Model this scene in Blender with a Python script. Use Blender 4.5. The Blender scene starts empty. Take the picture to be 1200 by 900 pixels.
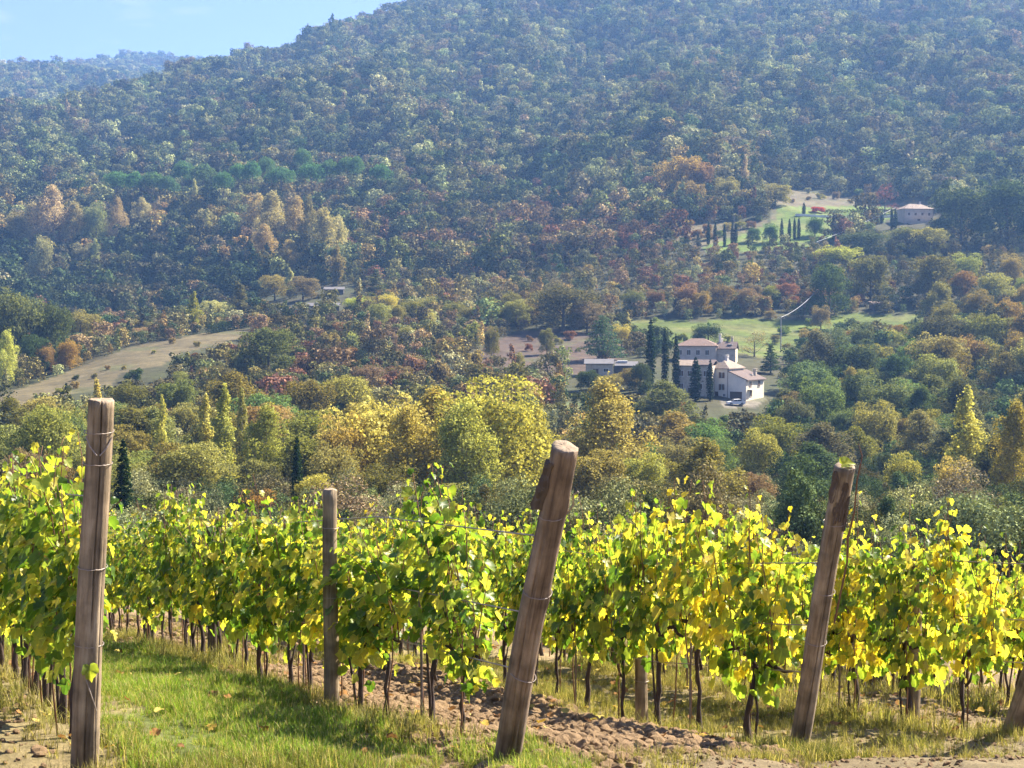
import bpy, math, random
import numpy as np
from mathutils import Vector, Matrix

# ---------------------------------------------------------------- camera, sky, sun, exposure
SC = bpy.context.scene
COL = SC.collection
F = 1740.0                    # focal length in pixels of a 1200 px wide picture
HORIZON = 370.0               # row of the true horizon
PITCH = math.atan((450 - HORIZON) / F)
SUN_AZ, SUN_EL = 60.0, 44.0   # degrees, azimuth to the right of the view

cam = bpy.data.cameras.new('camera')
cam.sensor_width = 36.0
cam.lens = F / 1200 * 36
cam.clip_start = 0.1
cam.clip_end = 20000
cam_ob = bpy.data.objects.new('camera', cam)
COL.objects.link(cam_ob)
cam_ob.location = (0, 0, 0)
cam_ob.rotation_euler = (math.pi / 2 - PITCH, 0, 0)
SC.camera = cam_ob

world = bpy.data.worlds.new('World')
SC.world = world
world.use_nodes = True
wn, wl = world.node_tree.nodes, world.node_tree.links
wn.clear()
w_out = wn.new('ShaderNodeOutputWorld')
w_bg = wn.new('ShaderNodeBackground')
w_sky = wn.new('ShaderNodeTexSky')
w_sky.sky_type = 'NISHITA'
w_sky.sun_disc = False
w_sky.sun_elevation = math.radians(SUN_EL)
w_sky.sun_rotation = math.radians(SUN_AZ)
w_sky.altitude = 300
w_sky.air_density = 1.0
w_sky.dust_density = 0.6
w_sky.ozone_density = 4.5
w_bg.inputs['Strength'].default_value = 0.052
# thin clouds that belong to the sky
w_tc = wn.new('ShaderNodeTexCoord')
w_map = wn.new('ShaderNodeMapping')
w_map.inputs['Scale'].default_value = (9, 9, 34)
w_map.inputs['Location'].default_value = (0.55, 0.2, 1.35)
w_no = wn.new('ShaderNodeTexNoise')
w_no.inputs['Scale'].default_value = 1.6
w_no.inputs['Detail'].default_value = 5
w_rp = wn.new('ShaderNodeValToRGB')
w_rp.color_ramp.elements[0].position = 0.58
w_rp.color_ramp.elements[1].position = 0.85
w_rp.color_ramp.elements[1].color = (0.28, 0.28, 0.28, 1)
w_mx = wn.new('ShaderNodeMix')
w_mx.data_type = 'RGBA'
w_mx.inputs[7].default_value = (9.5, 8.2, 8.6, 1)
wl.new(w_tc.outputs['Generated'], w_map.inputs['Vector'])
wl.new(w_map.outputs['Vector'], w_no.inputs['Vector'])
wl.new(w_no.outputs['Fac'], w_rp.inputs['Fac'])
wl.new(w_rp.outputs['Color'], w_mx.inputs[0])
w_tint = wn.new('ShaderNodeMix')
w_tint.data_type = 'RGBA'
w_tint.blend_type = 'MULTIPLY'
w_tint.inputs[0].default_value = 1.0
w_tint.inputs[7].default_value = (1.10, 0.885, 1.07, 1)
wl.new(w_sky.outputs['Color'], w_tint.inputs[6])
wl.new(w_tint.outputs[2], w_mx.inputs[6])
wl.new(w_mx.outputs[2], w_bg.inputs['Color'])
wl.new(w_bg.outputs['Background'], w_out.inputs['Surface'])

SUN_DIR = Vector((math.sin(math.radians(SUN_AZ)) * math.cos(math.radians(SUN_EL)),
                  math.cos(math.radians(SUN_AZ)) * math.cos(math.radians(SUN_EL)),
                  math.sin(math.radians(SUN_EL))))
sun = bpy.data.lights.new('sun', 'SUN')
sun.energy = 5.0
sun.angle = math.radians(0.5)
sun.color = (1.0, 0.91, 0.76)
sun_ob = bpy.data.objects.new('sun', sun)
COL.objects.link(sun_ob)
sun_ob.location = SUN_DIR * 100
sun_ob.rotation_euler = SUN_DIR.to_track_quat('Z', 'Y').to_euler()

SC.view_settings.view_transform = 'Standard'
SC.view_settings.look = 'None'
SC.view_settings.exposure = 2.12
SC.view_settings.gamma = 1.0
SC.view_settings.use_curve_mapping = False
SC.render.engine = 'CYCLES'
SC.cycles.use_denoising = True
SC.cycles.max_bounces = 8
SC.cycles.diffuse_bounces = 4
SC.cycles.transmission_bounces = 6
SC.cycles.volume_bounces = 0
SC.cycles.use_adaptive_sampling = True
SC.cycles.adaptive_threshold = 0.02

HAZE_DENSITY = 0.000165
HAZE_COLOR = (0.24, 0.48, 1.0, 1)

# ---------------------------------------------------------------- helpers
R = random.Random(7)
NR = np.random.default_rng(11)


def tag(o, label=None, cat=None, group=None, kind=None):
    if label: o['label'] = label
    if cat: o['category'] = cat
    if group: o['group'] = group
    if kind: o['kind'] = kind
    return o


def empty(name, loc, rz=0.0):
    o = bpy.data.objects.new(name, None)
    o.empty_display_size = 0.2
    COL.objects.link(o)
    o.location = loc
    o.rotation_euler = (0, 0, rz)
    return o


def link(name, me, parent=None, loc=None):
    o = bpy.data.objects.new(name, me)
    COL.objects.link(o)
    if parent is not None: o.parent = parent
    if loc is not None: o.location = loc
    return o


def np_mesh(name, verts, loops, counts, mats=(), mat_idx=None, smooth=False):
    """verts (N,3); loops flat vertex indices; counts loop totals per face"""
    me = bpy.data.meshes.new(name)
    verts = np.asarray(verts, dtype=np.float32)
    loops = np.asarray(loops, dtype=np.int32).ravel()
    counts = np.asarray(counts, dtype=np.int32)
    me.vertices.add(len(verts))
    me.vertices.foreach_set('co', verts.ravel())
    me.loops.add(len(loops))
    me.loops.foreach_set('vertex_index', loops)
    me.polygons.add(len(counts))
    starts = np.concatenate([[0], np.cumsum(counts)[:-1]]).astype(np.int32)
    me.polygons.foreach_set('loop_start', starts)
    me.polygons.foreach_set('loop_total', counts)
    for m in mats: me.materials.append(m)
    if mat_idx is not None:
        me.polygons.foreach_set('material_index', np.asarray(mat_idx, dtype=np.int32))
    me.update(calc_edges=True)
    me.validate()
    if smooth:
        me.polygons.foreach_set('use_smooth', np.ones(len(counts), dtype=bool))
    return me


class MB:
    """collects boxes, tubes and prisms; build() links them as ONE mesh object"""
    def __init__(self):
        self.v, self.f, self.m = [], [], []

    def add(self, verts, faces, m=0):
        o = len(self.v)
        self.v += [tuple(p) for p in verts]
        self.f += [tuple(i + o for i in fc) for fc in faces]
        self.m += [m] * len(faces)
        return self

    def box(self, c, s, rz=0.0, m=0):
        x, y, z = s[0] / 2, s[1] / 2, s[2] / 2
        ca, sa = math.cos(rz), math.sin(rz)
        vs = []
        for dx, dy, dz in ((-1, -1, -1), (1, -1, -1), (1, 1, -1), (-1, 1, -1), (-1, -1, 1), (1, -1, 1), (1, 1, 1), (-1, 1, 1)):
            px, py = dx * x, dy * y
            vs.append((c[0] + px * ca - py * sa, c[1] + px * sa + py * ca, c[2] + dz * z))
        return self.add(vs, [(0, 3, 2, 1), (4, 5, 6, 7), (0, 1, 5, 4), (1, 2, 6, 5), (2, 3, 7, 6), (3, 0, 4, 7)], m)

    def prism(self, poly, y0, y1, axis='y', m=0):
        """poly in the plane across the axis, extruded along it"""
        n = len(poly)
        if axis == 'y':
            a = [(p[0], y0, p[1]) for p in poly]; b = [(p[0], y1, p[1]) for p in poly]
        elif axis == 'x':
            a = [(y0, p[0], p[1]) for p in poly]; b = [(y1, p[0], p[1]) for p in poly]
        else:
            a = [(p[0], p[1], y0) for p in poly]; b = [(p[0], p[1], y1) for p in poly]
        fs = [tuple(range(n))[::-1], tuple(range(n, 2 * n))]
        fs += [(i, (i + 1) % n, n + (i + 1) % n, n + i) for i in range(n)]
        return self.add(a + b, fs, m)

    def tube(self, pts, rad, seg=8, m=0, wob=0.0, cap=True):
        pts = [Vector(p) for p in pts]
        if not hasattr(rad, '__len__'): rad = [rad] * len(pts)
        vs = []
        for i, p in enumerate(pts):
            t = (pts[min(i + 1, len(pts) - 1)] - pts[max(i - 1, 0)])
            t = t.normalized() if t.length > 1e-9 else Vector((0, 0, 1))
            ref = Vector((1, 0, 0)) if abs(t.x) < 0.9 else Vector((0, 1, 0))
            a = t.cross(ref).normalized(); b = t.cross(a)
            for k in range(seg):
                an = 2 * math.pi * k / seg
                rr = rad[i] * (1 + wob * R.uniform(-1, 1))
                vs.append(p + (a * math.cos(an) + b * math.sin(an)) * rr)
        fs = []
        for i in range(len(pts) - 1):
            for k in range(seg):
                k2 = (k + 1) % seg
                fs.append((i * seg + k, i * seg + k2, (i + 1) * seg + k2, (i + 1) * seg + k))
        if cap:
            fs.append(tuple(range(seg))[::-1])
            fs.append(tuple(range((len(pts) - 1) * seg, len(pts) * seg)))
        return self.add(vs, fs, m)

    def mesh(self, name, mats, smooth=False):
        if not isinstance(mats, (list, tuple)): mats = [mats]
        me = bpy.data.meshes.new(name)
        me.from_pydata(self.v, [], self.f)
        for mm in mats: me.materials.append(mm)
        me.polygons.foreach_set('material_index', self.m)
        if smooth: me.polygons.foreach_set('use_smooth', [True] * len(self.f))
        me.update()
        return me

    def build(self, name, mats, parent=None, smooth=False):
        return link(name, self.mesh(name, mats, smooth), parent)


def copy_tree(o, parent=None):
    c = o.copy()
    COL.objects.link(c)
    c.parent = parent
    for ch in [x for x in KIDS.get(o.name, [])]:
        copy_tree(ch, c)
    return c


KIDS = {}                       # prototype name -> its children, kept by hand so that copying stays quick


# ---------------------------------------------------------------- materials
def new_mat(name):
    m = bpy.data.materials.new(name)
    m.use_nodes = True
    m.node_tree.nodes.clear()
    return m, m.node_tree.nodes, m.node_tree.links


def N(ns, t, **kw):
    n = ns.new(t)
    for k, v in kw.items():
        if k.startswith('i_'): n.inputs[k[2:].replace('_', ' ')].default_value = v
        else: setattr(n, k, v)
    return n


def plain(name, col, rough=0.8, var=0.25, scale=4.0, spec=0.3, metal=0.0, bump=0.0, stretch=None, col2=None):
    """a surface whose colour wanders a little, with worn roughness and optional bump"""
    m, ns, ls = new_mat(name)
    out = N(ns, 'ShaderNodeOutputMaterial'); b = N(ns, 'ShaderNodeBsdfPrincipled')
    tc = N(ns, 'ShaderNodeTexCoord'); mp = N(ns, 'ShaderNodeMapping')
    mp.inputs['Scale'].default_value = stretch or (1, 1, 1)
    no = N(ns, 'ShaderNodeTexNoise'); no.inputs['Scale'].default_value = scale; no.inputs['Detail'].default_value = 8
    no.inputs['Roughness'].default_value = 0.65
    rp = N(ns, 'ShaderNodeValToRGB')
    c2 = col2 or tuple(c * (1 - var) for c in col)
    c3 = tuple(min(1, c * (1 + var * 0.6)) for c in col)
    rp.color_ramp.elements[0].position = 0.3; rp.color_ramp.elements[0].color = (*c2, 1)
    rp.color_ramp.elements[1].position = 0.72; rp.color_ramp.elements[1].color = (*c3, 1)
    e = rp.color_ramp.elements.new(0.5); e.color = (*col, 1)
    ls.new(tc.outputs['Object'], mp.inputs['Vector']); ls.new(mp.outputs['Vector'], no.inputs['Vector'])
    ls.new(no.outputs['Fac'], rp.inputs['Fac']); ls.new(rp.outputs['Color'], b.inputs['Base Color'])
    b.inputs['Roughness'].default_value = rough; b.inputs['Specular IOR Level'].default_value = spec
    b.inputs['Metallic'].default_value = metal
    if bump:
        bp = N(ns, 'ShaderNodeBump'); bp.inputs['Strength'].default_value = bump; bp.inputs['Distance'].default_value = 0.02
        ls.new(no.outputs['Fac'], bp.inputs['Height']); ls.new(bp.outputs['Normal'], b.inputs['Normal'])
    ls.new(b.outputs['BSDF'], out.inputs['Surface'])
    return m


def leaf_mat(name, source, warm=(1.12, 1.07, 0.82), transl=0.40, noise_scale=0.35, noise_amt=0.8, isl=0.55):
    """leaves: colour of the object (source 'OBJECT') or of the instance ('INSTANCER'), shifted leaf by leaf
    and clump by clump between a greener and a warmer tone; part of the light passes through"""
    m, ns, ls = new_mat(name)
    out = N(ns, 'ShaderNodeOutputMaterial')
    if source == 'OBJECT':
        oi = N(ns, 'ShaderNodeObjectInfo'); base = oi.outputs['Color']
    else:
        at = N(ns, 'ShaderNodeAttribute'); at.attribute_type = 'INSTANCER'; at.attribute_name = 'tint'; base = at.outputs['Color']
    geo = N(ns, 'ShaderNodeNewGeometry')
    tc = N(ns, 'ShaderNodeTexCoord')
    no = N(ns, 'ShaderNodeTexNoise'); no.inputs['Scale'].default_value = noise_scale; no.inputs['Detail'].default_value = 3
    oi2 = N(ns, 'ShaderNodeObjectInfo')
    vadd = N(ns, 'ShaderNodeVectorMath', operation='ADD')
    vs = N(ns, 'ShaderNodeVectorMath', operation='SCALE'); vs.inputs['Scale'].default_value = 1.0
    ls.new(oi2.outputs['Location'], vs.inputs[0])
    ls.new(tc.outputs['Object'], vadd.inputs[0]); ls.new(vs.outputs[0], vadd.inputs[1])
    ls.new(vadd.outputs[0], no.inputs['Vector'])
    # warm shift by clump
    mr = N(ns, 'ShaderNodeMapRange'); mr.inputs['From Min'].default_value = 0.38; mr.inputs['From Max'].default_value = 0.64
    mr.inputs['To Max'].default_value = noise_amt
    ls.new(no.outputs['Fac'], mr.inputs['Value'])
    mul = N(ns, 'ShaderNodeMix', data_type='RGBA', blend_type='MULTIPLY'); mul.inputs[0].default_value = 1.0
    mul.inputs[7].default_value = (*warm, 1)
    mul.clamp_result = False
    ls.new(base, mul.inputs[6])
    mx = N(ns, 'ShaderNodeMix', data_type='RGBA')
    ls.new(mr.outputs['Result'], mx.inputs[0]); ls.new(base, mx.inputs[6]); ls.new(mul.outputs[2], mx.inputs[7])
    # leaf by leaf value
    mr2 = N(ns, 'ShaderNodeMapRange'); mr2.inputs['To Min'].default_value = 1 - isl; mr2.inputs['To Max'].default_value = 1 + isl
    ls.new(geo.outputs['Random Per Island'], mr2.inputs['Value'])
    sc = N(ns, 'ShaderNodeVectorMath', operation='SCALE')
    ls.new(mx.outputs[2], sc.inputs[0]); ls.new(mr2.outputs['Result'], sc.inputs['Scale'])
    d = N(ns, 'ShaderNodeBsdfDiffuse'); t = N(ns, 'ShaderNodeBsdfTranslucent')
    ls.new(sc.outputs[0], d.inputs['Color'])
    tw = N(ns, 'ShaderNodeVectorMath', operation='MULTIPLY'); tw.inputs[1].default_value = (1.2, 1.16, 0.78)
    ls.new(sc.outputs[0], tw.inputs[0]); ls.new(tw.outputs[0], t.inputs['Color'])
    ms = N(ns, 'ShaderNodeMixShader'); ms.inputs[0].default_value = transl
    ls.new(d.outputs[0], ms.inputs[1]); ls.new(t.outputs[0], ms.inputs[2])
    ls.new(ms.outputs[0], out.inputs['Surface'])
    return m


M_TREE = leaf_mat('tree_leaves', 'OBJECT')
M_FOREST = leaf_mat('forest_leaves', 'INSTANCER', noise_scale=0.08, noise_amt=0.25, transl=0.12)
M_BARK = plain('bark', (0.10, 0.08, 0.06), 0.95, 0.4, 6.0, bump=0.5, stretch=(1, 1, 0.3))
M_BARK_PALE = plain('pale_bark', (0.22, 0.19, 0.15), 0.95, 0.4, 5.0, bump=0.5, stretch=(1, 1, 0.3))

# ---------------------------------------------------------------- terrain
CP, SP = math.cos(PITCH), math.sin(PITCH)


def px_dir(u, v):
    a = (u - 600.0) / F; b = (450.0 - v) / F
    y = CP + b * SP; z = -SP + b * CP
    return a / y, z / y                    # x/y and z/y


def to_px(x, y, z):
    yc = y * CP - z * SP; zc = y * SP + z * CP
    return 600 + F * x / yc, 450 - F * zc / yc


ROWS_D = [45, 80, 130, 180, 250, 330, 400, 460, 520, 600, 700, 850, 1000, 1300, 1600, 1900, 2300, 2700, 3400, 5000]
COLS_U = [0, 200, 400, 600, 800, 1000, 1200]
TAB = {
    0:    [700, 690, 640, 597, 540, 482, 452, 427, 398, 392, 352, 268, 214, 150, 152, 125, 82, 92, 96, 150],
    200:  [700, 690, 640, 597, 540, 478, 428, 401, 386, 380, 345, 258, 198, 120, 106, 118, 100, 90, 74, 150],
    400:  [700, 690, 640, 600, 540, 478, 432, 398, 370, 343, 302, 224, 156, 84, 35, 55, 100, 120, 110, 150],
    600:  [700, 690, 640, 600, 545, 482, 434, 404, 374, 338, 292, 217, 150, 70, 2, -18, 20, 60, 100, 200],
    800:  [700, 690, 645, 608, 560, 480, 430, 402, 362, 308, 254, 182, 120, 45, -22, -30, 10, 60, 100, 200],
    1000: [700, 690, 645, 608, 560, 492, 440, 402, 360, 303, 247, 184, 122, 40, -26, -32, 10, 60, 100, 200],
    1200: [700, 690, 645, 606, 556, 480, 420, 380, 340, 290, 232, 162, 100, 20, -40, -45, 0, 60, 100, 200],
}
LD = np.log(np.array(ROWS_D, dtype=float))
ZT = np.zeros((len(COLS_U), len(ROWS_D)))      # tan of elevation
for ci, cu in enumerate(COLS_U):
    for ri, yy in enumerate(TAB[cu]):
        ZT[ci, ri] = px_dir(cu, yy)[1]


def plane_h(x, y):
    return -(1.05 + 0.054 * x + 0.185 * y)


def cubic_w(t):
    t2, t3 = t * t, t * t * t
    return (-0.5 * t3 + t2 - 0.5 * t, 1.5 * t3 - 2.5 * t2 + 1, -1.5 * t3 + 2 * t2 + 0.5 * t, 0.5 * t3 - 0.5 * t2)


_wr = np.random.default_rng(5)
WAVES = []
for wl_, am_ in ((420, 3.0), (300, 3.0), (230, 3.0), (160, 2.4), (120, 2.2), (90, 1.8), (60, 1.2), (45, .9)):
    for _ in range(2):
        an = _wr.uniform(-1.0, 1.0)            # gullies run roughly down the slope
        WAVES.append((math.cos(an) * 2 * math.pi / wl_, math.sin(an) * 2 * math.pi / wl_ * 0.6, _wr.uniform(0, 6.28), am_))
MICRO = []
for wl_, am_ in ((14, .10), (7, .05), (3.1, .025), (1.7, .018), (0.9, .012), (.5, .008)):
    for _ in range(3):
        an = _wr.uniform(0, math.pi)
        MICRO.append((math.cos(an) * 2 * math.pi / wl_, math.sin(an) * 2 * math.pi / wl_, _wr.uniform(0, 6.28), am_))


def smooth(a, b, x):
    t = np.clip((x - a) / (b - a), 0, 1)
    return t * t * (3 - 2 * t)


def ground_z(x, y, micro=True):
    x = np.asarray(x, dtype=float); y = np.asarray(y, dtype=float)
    r = np.hypot(x, y)
    phi = np.arctan2(x, y)
    ph = np.clip(phi, -0.5, 0.5)
    over = np.abs(phi) - 0.5
    tx = np.tan(ph)
    d = np.maximum(r * np.cos(ph), 0.5)
    u = np.clip(600 + tx * F, -250, 1450)
    # table
    cu = np.clip((u - COLS_U[0]) / 200.0, 0, len(COLS_U) - 1.0001)
    c0 = np.floor(cu).astype(int); ct = cu - c0
    rd = np.log(np.clip(d, ROWS_D[0], ROWS_D[-1] - 1))
    r0 = np.clip(np.searchsorted(LD, rd, side='right') - 1, 0, len(LD) - 2)
    rt = (rd - LD[r0]) / (LD[r0 + 1] - LD[r0])
    cw = cubic_w(ct); rw = cubic_w(rt)
    tz = 0
    for i in range(4):
        ci = np.clip(c0 + i - 1, 0, len(COLS_U) - 1)
        s = 0
        for j in range(4):
            rj = np.clip(r0 + j - 1, 0, len(LD) - 1)
            s = s + rw[j] * ZT[ci, rj]
        tz = tz + cw[i] * s
    far = tz * d
    w = smooth(620, 900, d)
    nz = 0
    for kx, ky, ph0, am in WAVES:
        nz = nz + am * np.sin(kx * x + ky * y + ph0)
    far = far + nz * w * np.where(d > 1700, 0.5, 1.0)
    near = plane_h(np.where(np.abs(phi) < 1.2, x, np.clip(x, -30, 30)), np.maximum(y, 3.0))
    near = near - 0.02 * np.minimum(y - 3.0, 0)           # the road behind the camera lies nearly level
    k = smooth(36, 60, d)
    z = near * (1 - k) + far * k
    flat = smooth(0.15, 0.9, over)
    z = z * (1 - flat) + (near * 0.3 - 6.0 * smooth(20, 200, d)) * flat * k + near * flat * (1 - k)
    if micro:
        mz = 0
        for kx, ky, ph0, am in MICRO:
            mz = mz + am * np.sin(kx * x + ky * y + ph0)
        z = z + mz * 0.7 * (1 - smooth(80, 200, d))
    return z


def gz(x, y):
    return float(ground_z(np.array([x]), np.array([y]))[0])


_RD = np.geomspace(5, 4500, 1600)


def cast(u, v):
    """where the line of sight through a picture point first meets the terrain"""
    tx, tz = px_dir(u, v)
    zz = ground_z(_RD * tx, _RD) - tz * _RD
    i = int(np.argmax(zz > 0))
    if zz[i] <= 0: return None
    if i == 0: d = _RD[0]
    else:
        t = zz[i - 1] / (zz[i - 1] - zz[i]); d = _RD[i - 1] + t * (_RD[i] - _RD[i - 1])
    return Vector((d * tx, d, tz * d))


def at_dist(u, d):
    tx = px_dir(u, 450)[0]
    return Vector((tx * d, d, gz(tx * d, d)))


def in_poly(px, py, poly):
    px = np.asarray(px); py = np.asarray(py)
    inside = np.zeros(px.shape, dtype=bool)
    n = len(poly)
    for i in range(n):
        x1, y1 = poly[i]; x2, y2 = poly[(i + 1) % n]
        c = ((y1 > py) != (y2 > py)) & (px < (x2 - x1) * (py - y1) / (y2 - y1 + 1e-12) + x1)
        inside ^= c
    return inside


# vineyard frame: rows run along U from their end posts
U_ROW = Vector((-0.391, 0.920, 0)).normalized()
ROW_ENDS = {}
for key, (u_, v_) in {'L': (97, 906), 'M': (593, 896), 'R': (935, 881)}.items():
    ROW_ENDS[key] = cast(u_, v_)
_step = (ROW_ENDS['R'] - ROW_ENDS['L']) / 2
ROW_ENDS['S'] = ROW_ENDS['R'] + Vector((1.86, 0.95, 0))
for k_, prev in (('T', 'S'), ('V', 'T'), ('W', 'V')):
    ROW_ENDS[k_] = ROW_ENDS[prev] + Vector((1.9, 1.0, 0))
ROW_ENDS['K'] = ROW_ENDS['L'] - Vector((2.2, 1.2, 0))
for k_ in ROW_ENDS:
    p_ = ROW_ENDS[k_]; p_.z = gz(p_.x, p_.y)
ROW_ORDER = ['K', 'L', 'M', 'R', 'S', 'T', 'V', 'W']
V_ROW = Vector((U_ROW.y, -U_ROW.x, 0))         # across the rows, to the right
OFFS = [float((ROW_ENDS[k] - Vector((0, 0, 0))).dot(V_ROW)) for k in ROW_ORDER]
END_S = [float(ROW_ENDS[k].dot(U_ROW)) for k in ROW_ORDER]


def row_frame(x, y):
    c = x * V_ROW.x + y * V_ROW.y
    s = x * U_ROW.x + y * U_ROW.y
    s_end = np.interp(c, OFFS, END_S)
    return c, s - s_end                        # offset across, distance inside the rows from their ends


# ground colours, each a real surface with its own outline
Z_DRY = [(0, 464), (60, 443), (110, 424), (150, 408), (200, 398), (240, 390), (300, 385), (304, 392), (262, 402), (215, 413), (190, 428), (140, 438), (128, 456), (80, 462), (50, 476), (0, 484)]
Z_PLOUGH = [(545, 428), (575, 402), (610, 388), (660, 384), (720, 392), (745, 410), (700, 436), (640, 442), (560, 440)]
Z_MEADOW = [(732, 378), (770, 373), (820, 377), (880, 372), (950, 376), (990, 366), (1050, 370), (1084, 366), (1080, 382), (1030, 392), (1000, 388), (962, 402), (930, 416), (895, 420), (840, 408), (780, 404), (735, 396)]
Z_LAWN = [(912, 241), (960, 243), (1000, 241), (1046, 243), (1056, 255), (1020, 262), (1000, 276), (962, 282), (940, 292), (880, 294), (830, 298), (822, 290), (878, 272), (908, 258)]
Z_TAN = [(780, 280), (800, 262), (880, 262), (905, 256), (905, 238), (880, 228), (900, 220), (1000, 228), (1060, 238), (1050, 244), (960, 243), (905, 258), (880, 272), (820, 290)]
Z_SLOPE = [(620, 470), (700, 470), (690, 520), (660, 560), (610, 560)]
Z_DRIVE = [(842, 470), (880, 464), (900, 468), (886, 477), (850, 478)]


def lerp3(a, b, t):
    return a * (1 - t[:, None]) + np.array(b)[None, :] * t[:, None]


def ground_colour(x, y, z):
    n = len(x)
    yy = np.maximum(y, 0.5)
    pu, pv = to_px(x, yy, z)
    d = y
    s1 = np.sin(x * .11 + 1.3 * np.sin(y * .07)) * np.sin(y * .09 + 2 * np.sin(x * .05))
    col = np.tile(np.array([0.060, 0.052, 0.026]), (n, 1))
    col = lerp3(col, (0.050, 0.056, 0.022), 0.5 + 0.5 * s1)
    fr = (y > 90)
    for poly, c in ((Z_DRY, (0.118, 0.096, 0.048)), (Z_PLOUGH, (0.085, 0.059, 0.042)), (Z_MEADOW, (0.085, 0.112, 0.018)),
                    (Z_TAN, (0.115, 0.095, 0.052)), (Z_LAWN, (0.095, 0.14, 0.022)), (Z_SLOPE, (0.09, 0.11, 0.04)),
                    (Z_DRIVE, (0.17, 0.15, 0.115))):
        m = in_poly(pu, pv, poly) & fr
        col[m] = np.array(c) * (1 + 0.15 * s1[m])[:, None]
        # mown or tilled bands and weedier patches
        band = np.sin((x * .35 + y * .94) * 1.15 + .8 * np.sin(x * .06)) * .10 + np.sin((x * .35 + y * .94) * .42 + 1) * .09
        wd = smooth(.15, .8, np.sin(x * .13 + 1.1 * np.sin(y * .17)) * np.sin(y * .15 + 1.4 * np.sin(x * .09)) + .35 * np.sin(x * .41 + y * .33))
        mixc = np.array((.075, .085, .03)) if c[1] < c[0] else np.array((.15, .14, .05))
        f = (.55 * wd[m])[:, None]
        col[m] = (col[m] * (1 - f) + mixc[None] * f) * (1 + band[m])[:, None]
    # the vineyard floor
    nr = y < 70
    c, s = row_frame(x, y)
    soil = np.array([0.20, 0.138, 0.078]); grass = np.array([0.085, 0.10, 0.028]); dry = np.array([0.235, 0.185, 0.088]); track = np.array([0.18, 0.142, 0.080])
    vc = np.tile(dry * 0.8, (n, 1))
    wob = 0.18 * np.sin(s * 1.7) + 0.12 * np.sin(s * 4.1 + 1)
    oL, oM, oR, oS = [OFFS[ROW_ORDER.index(k)] for k in 'LMRS']
    g = smooth(oL + .35, oL + .8, c + wob) * (1 - smooth(oM - .75, oM - .3, c + wob))
    vc = lerp3(vc, grass, g)
    g2 = smooth(oM - .6, oM - .2, c + wob) * (1 - smooth(oR - .5, oR - .1, c + wob))
    vc = lerp3(vc, soil, g2)
    g3 = smooth(oS - .5, oS + .1, c + wob)
    vc = lerp3(vc, soil * 1.05, g3 * 0.6)
    tr = 1 - smooth(-0.9, -0.1, s + wob)
    vc = lerp3(vc, track, tr * 0.85)
    far_mix = smooth(40, 62, d)
    col[nr] = (vc[nr] * (1 - far_mix[nr])[:, None] + col[nr] * far_mix[nr][:, None])
    return col


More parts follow.
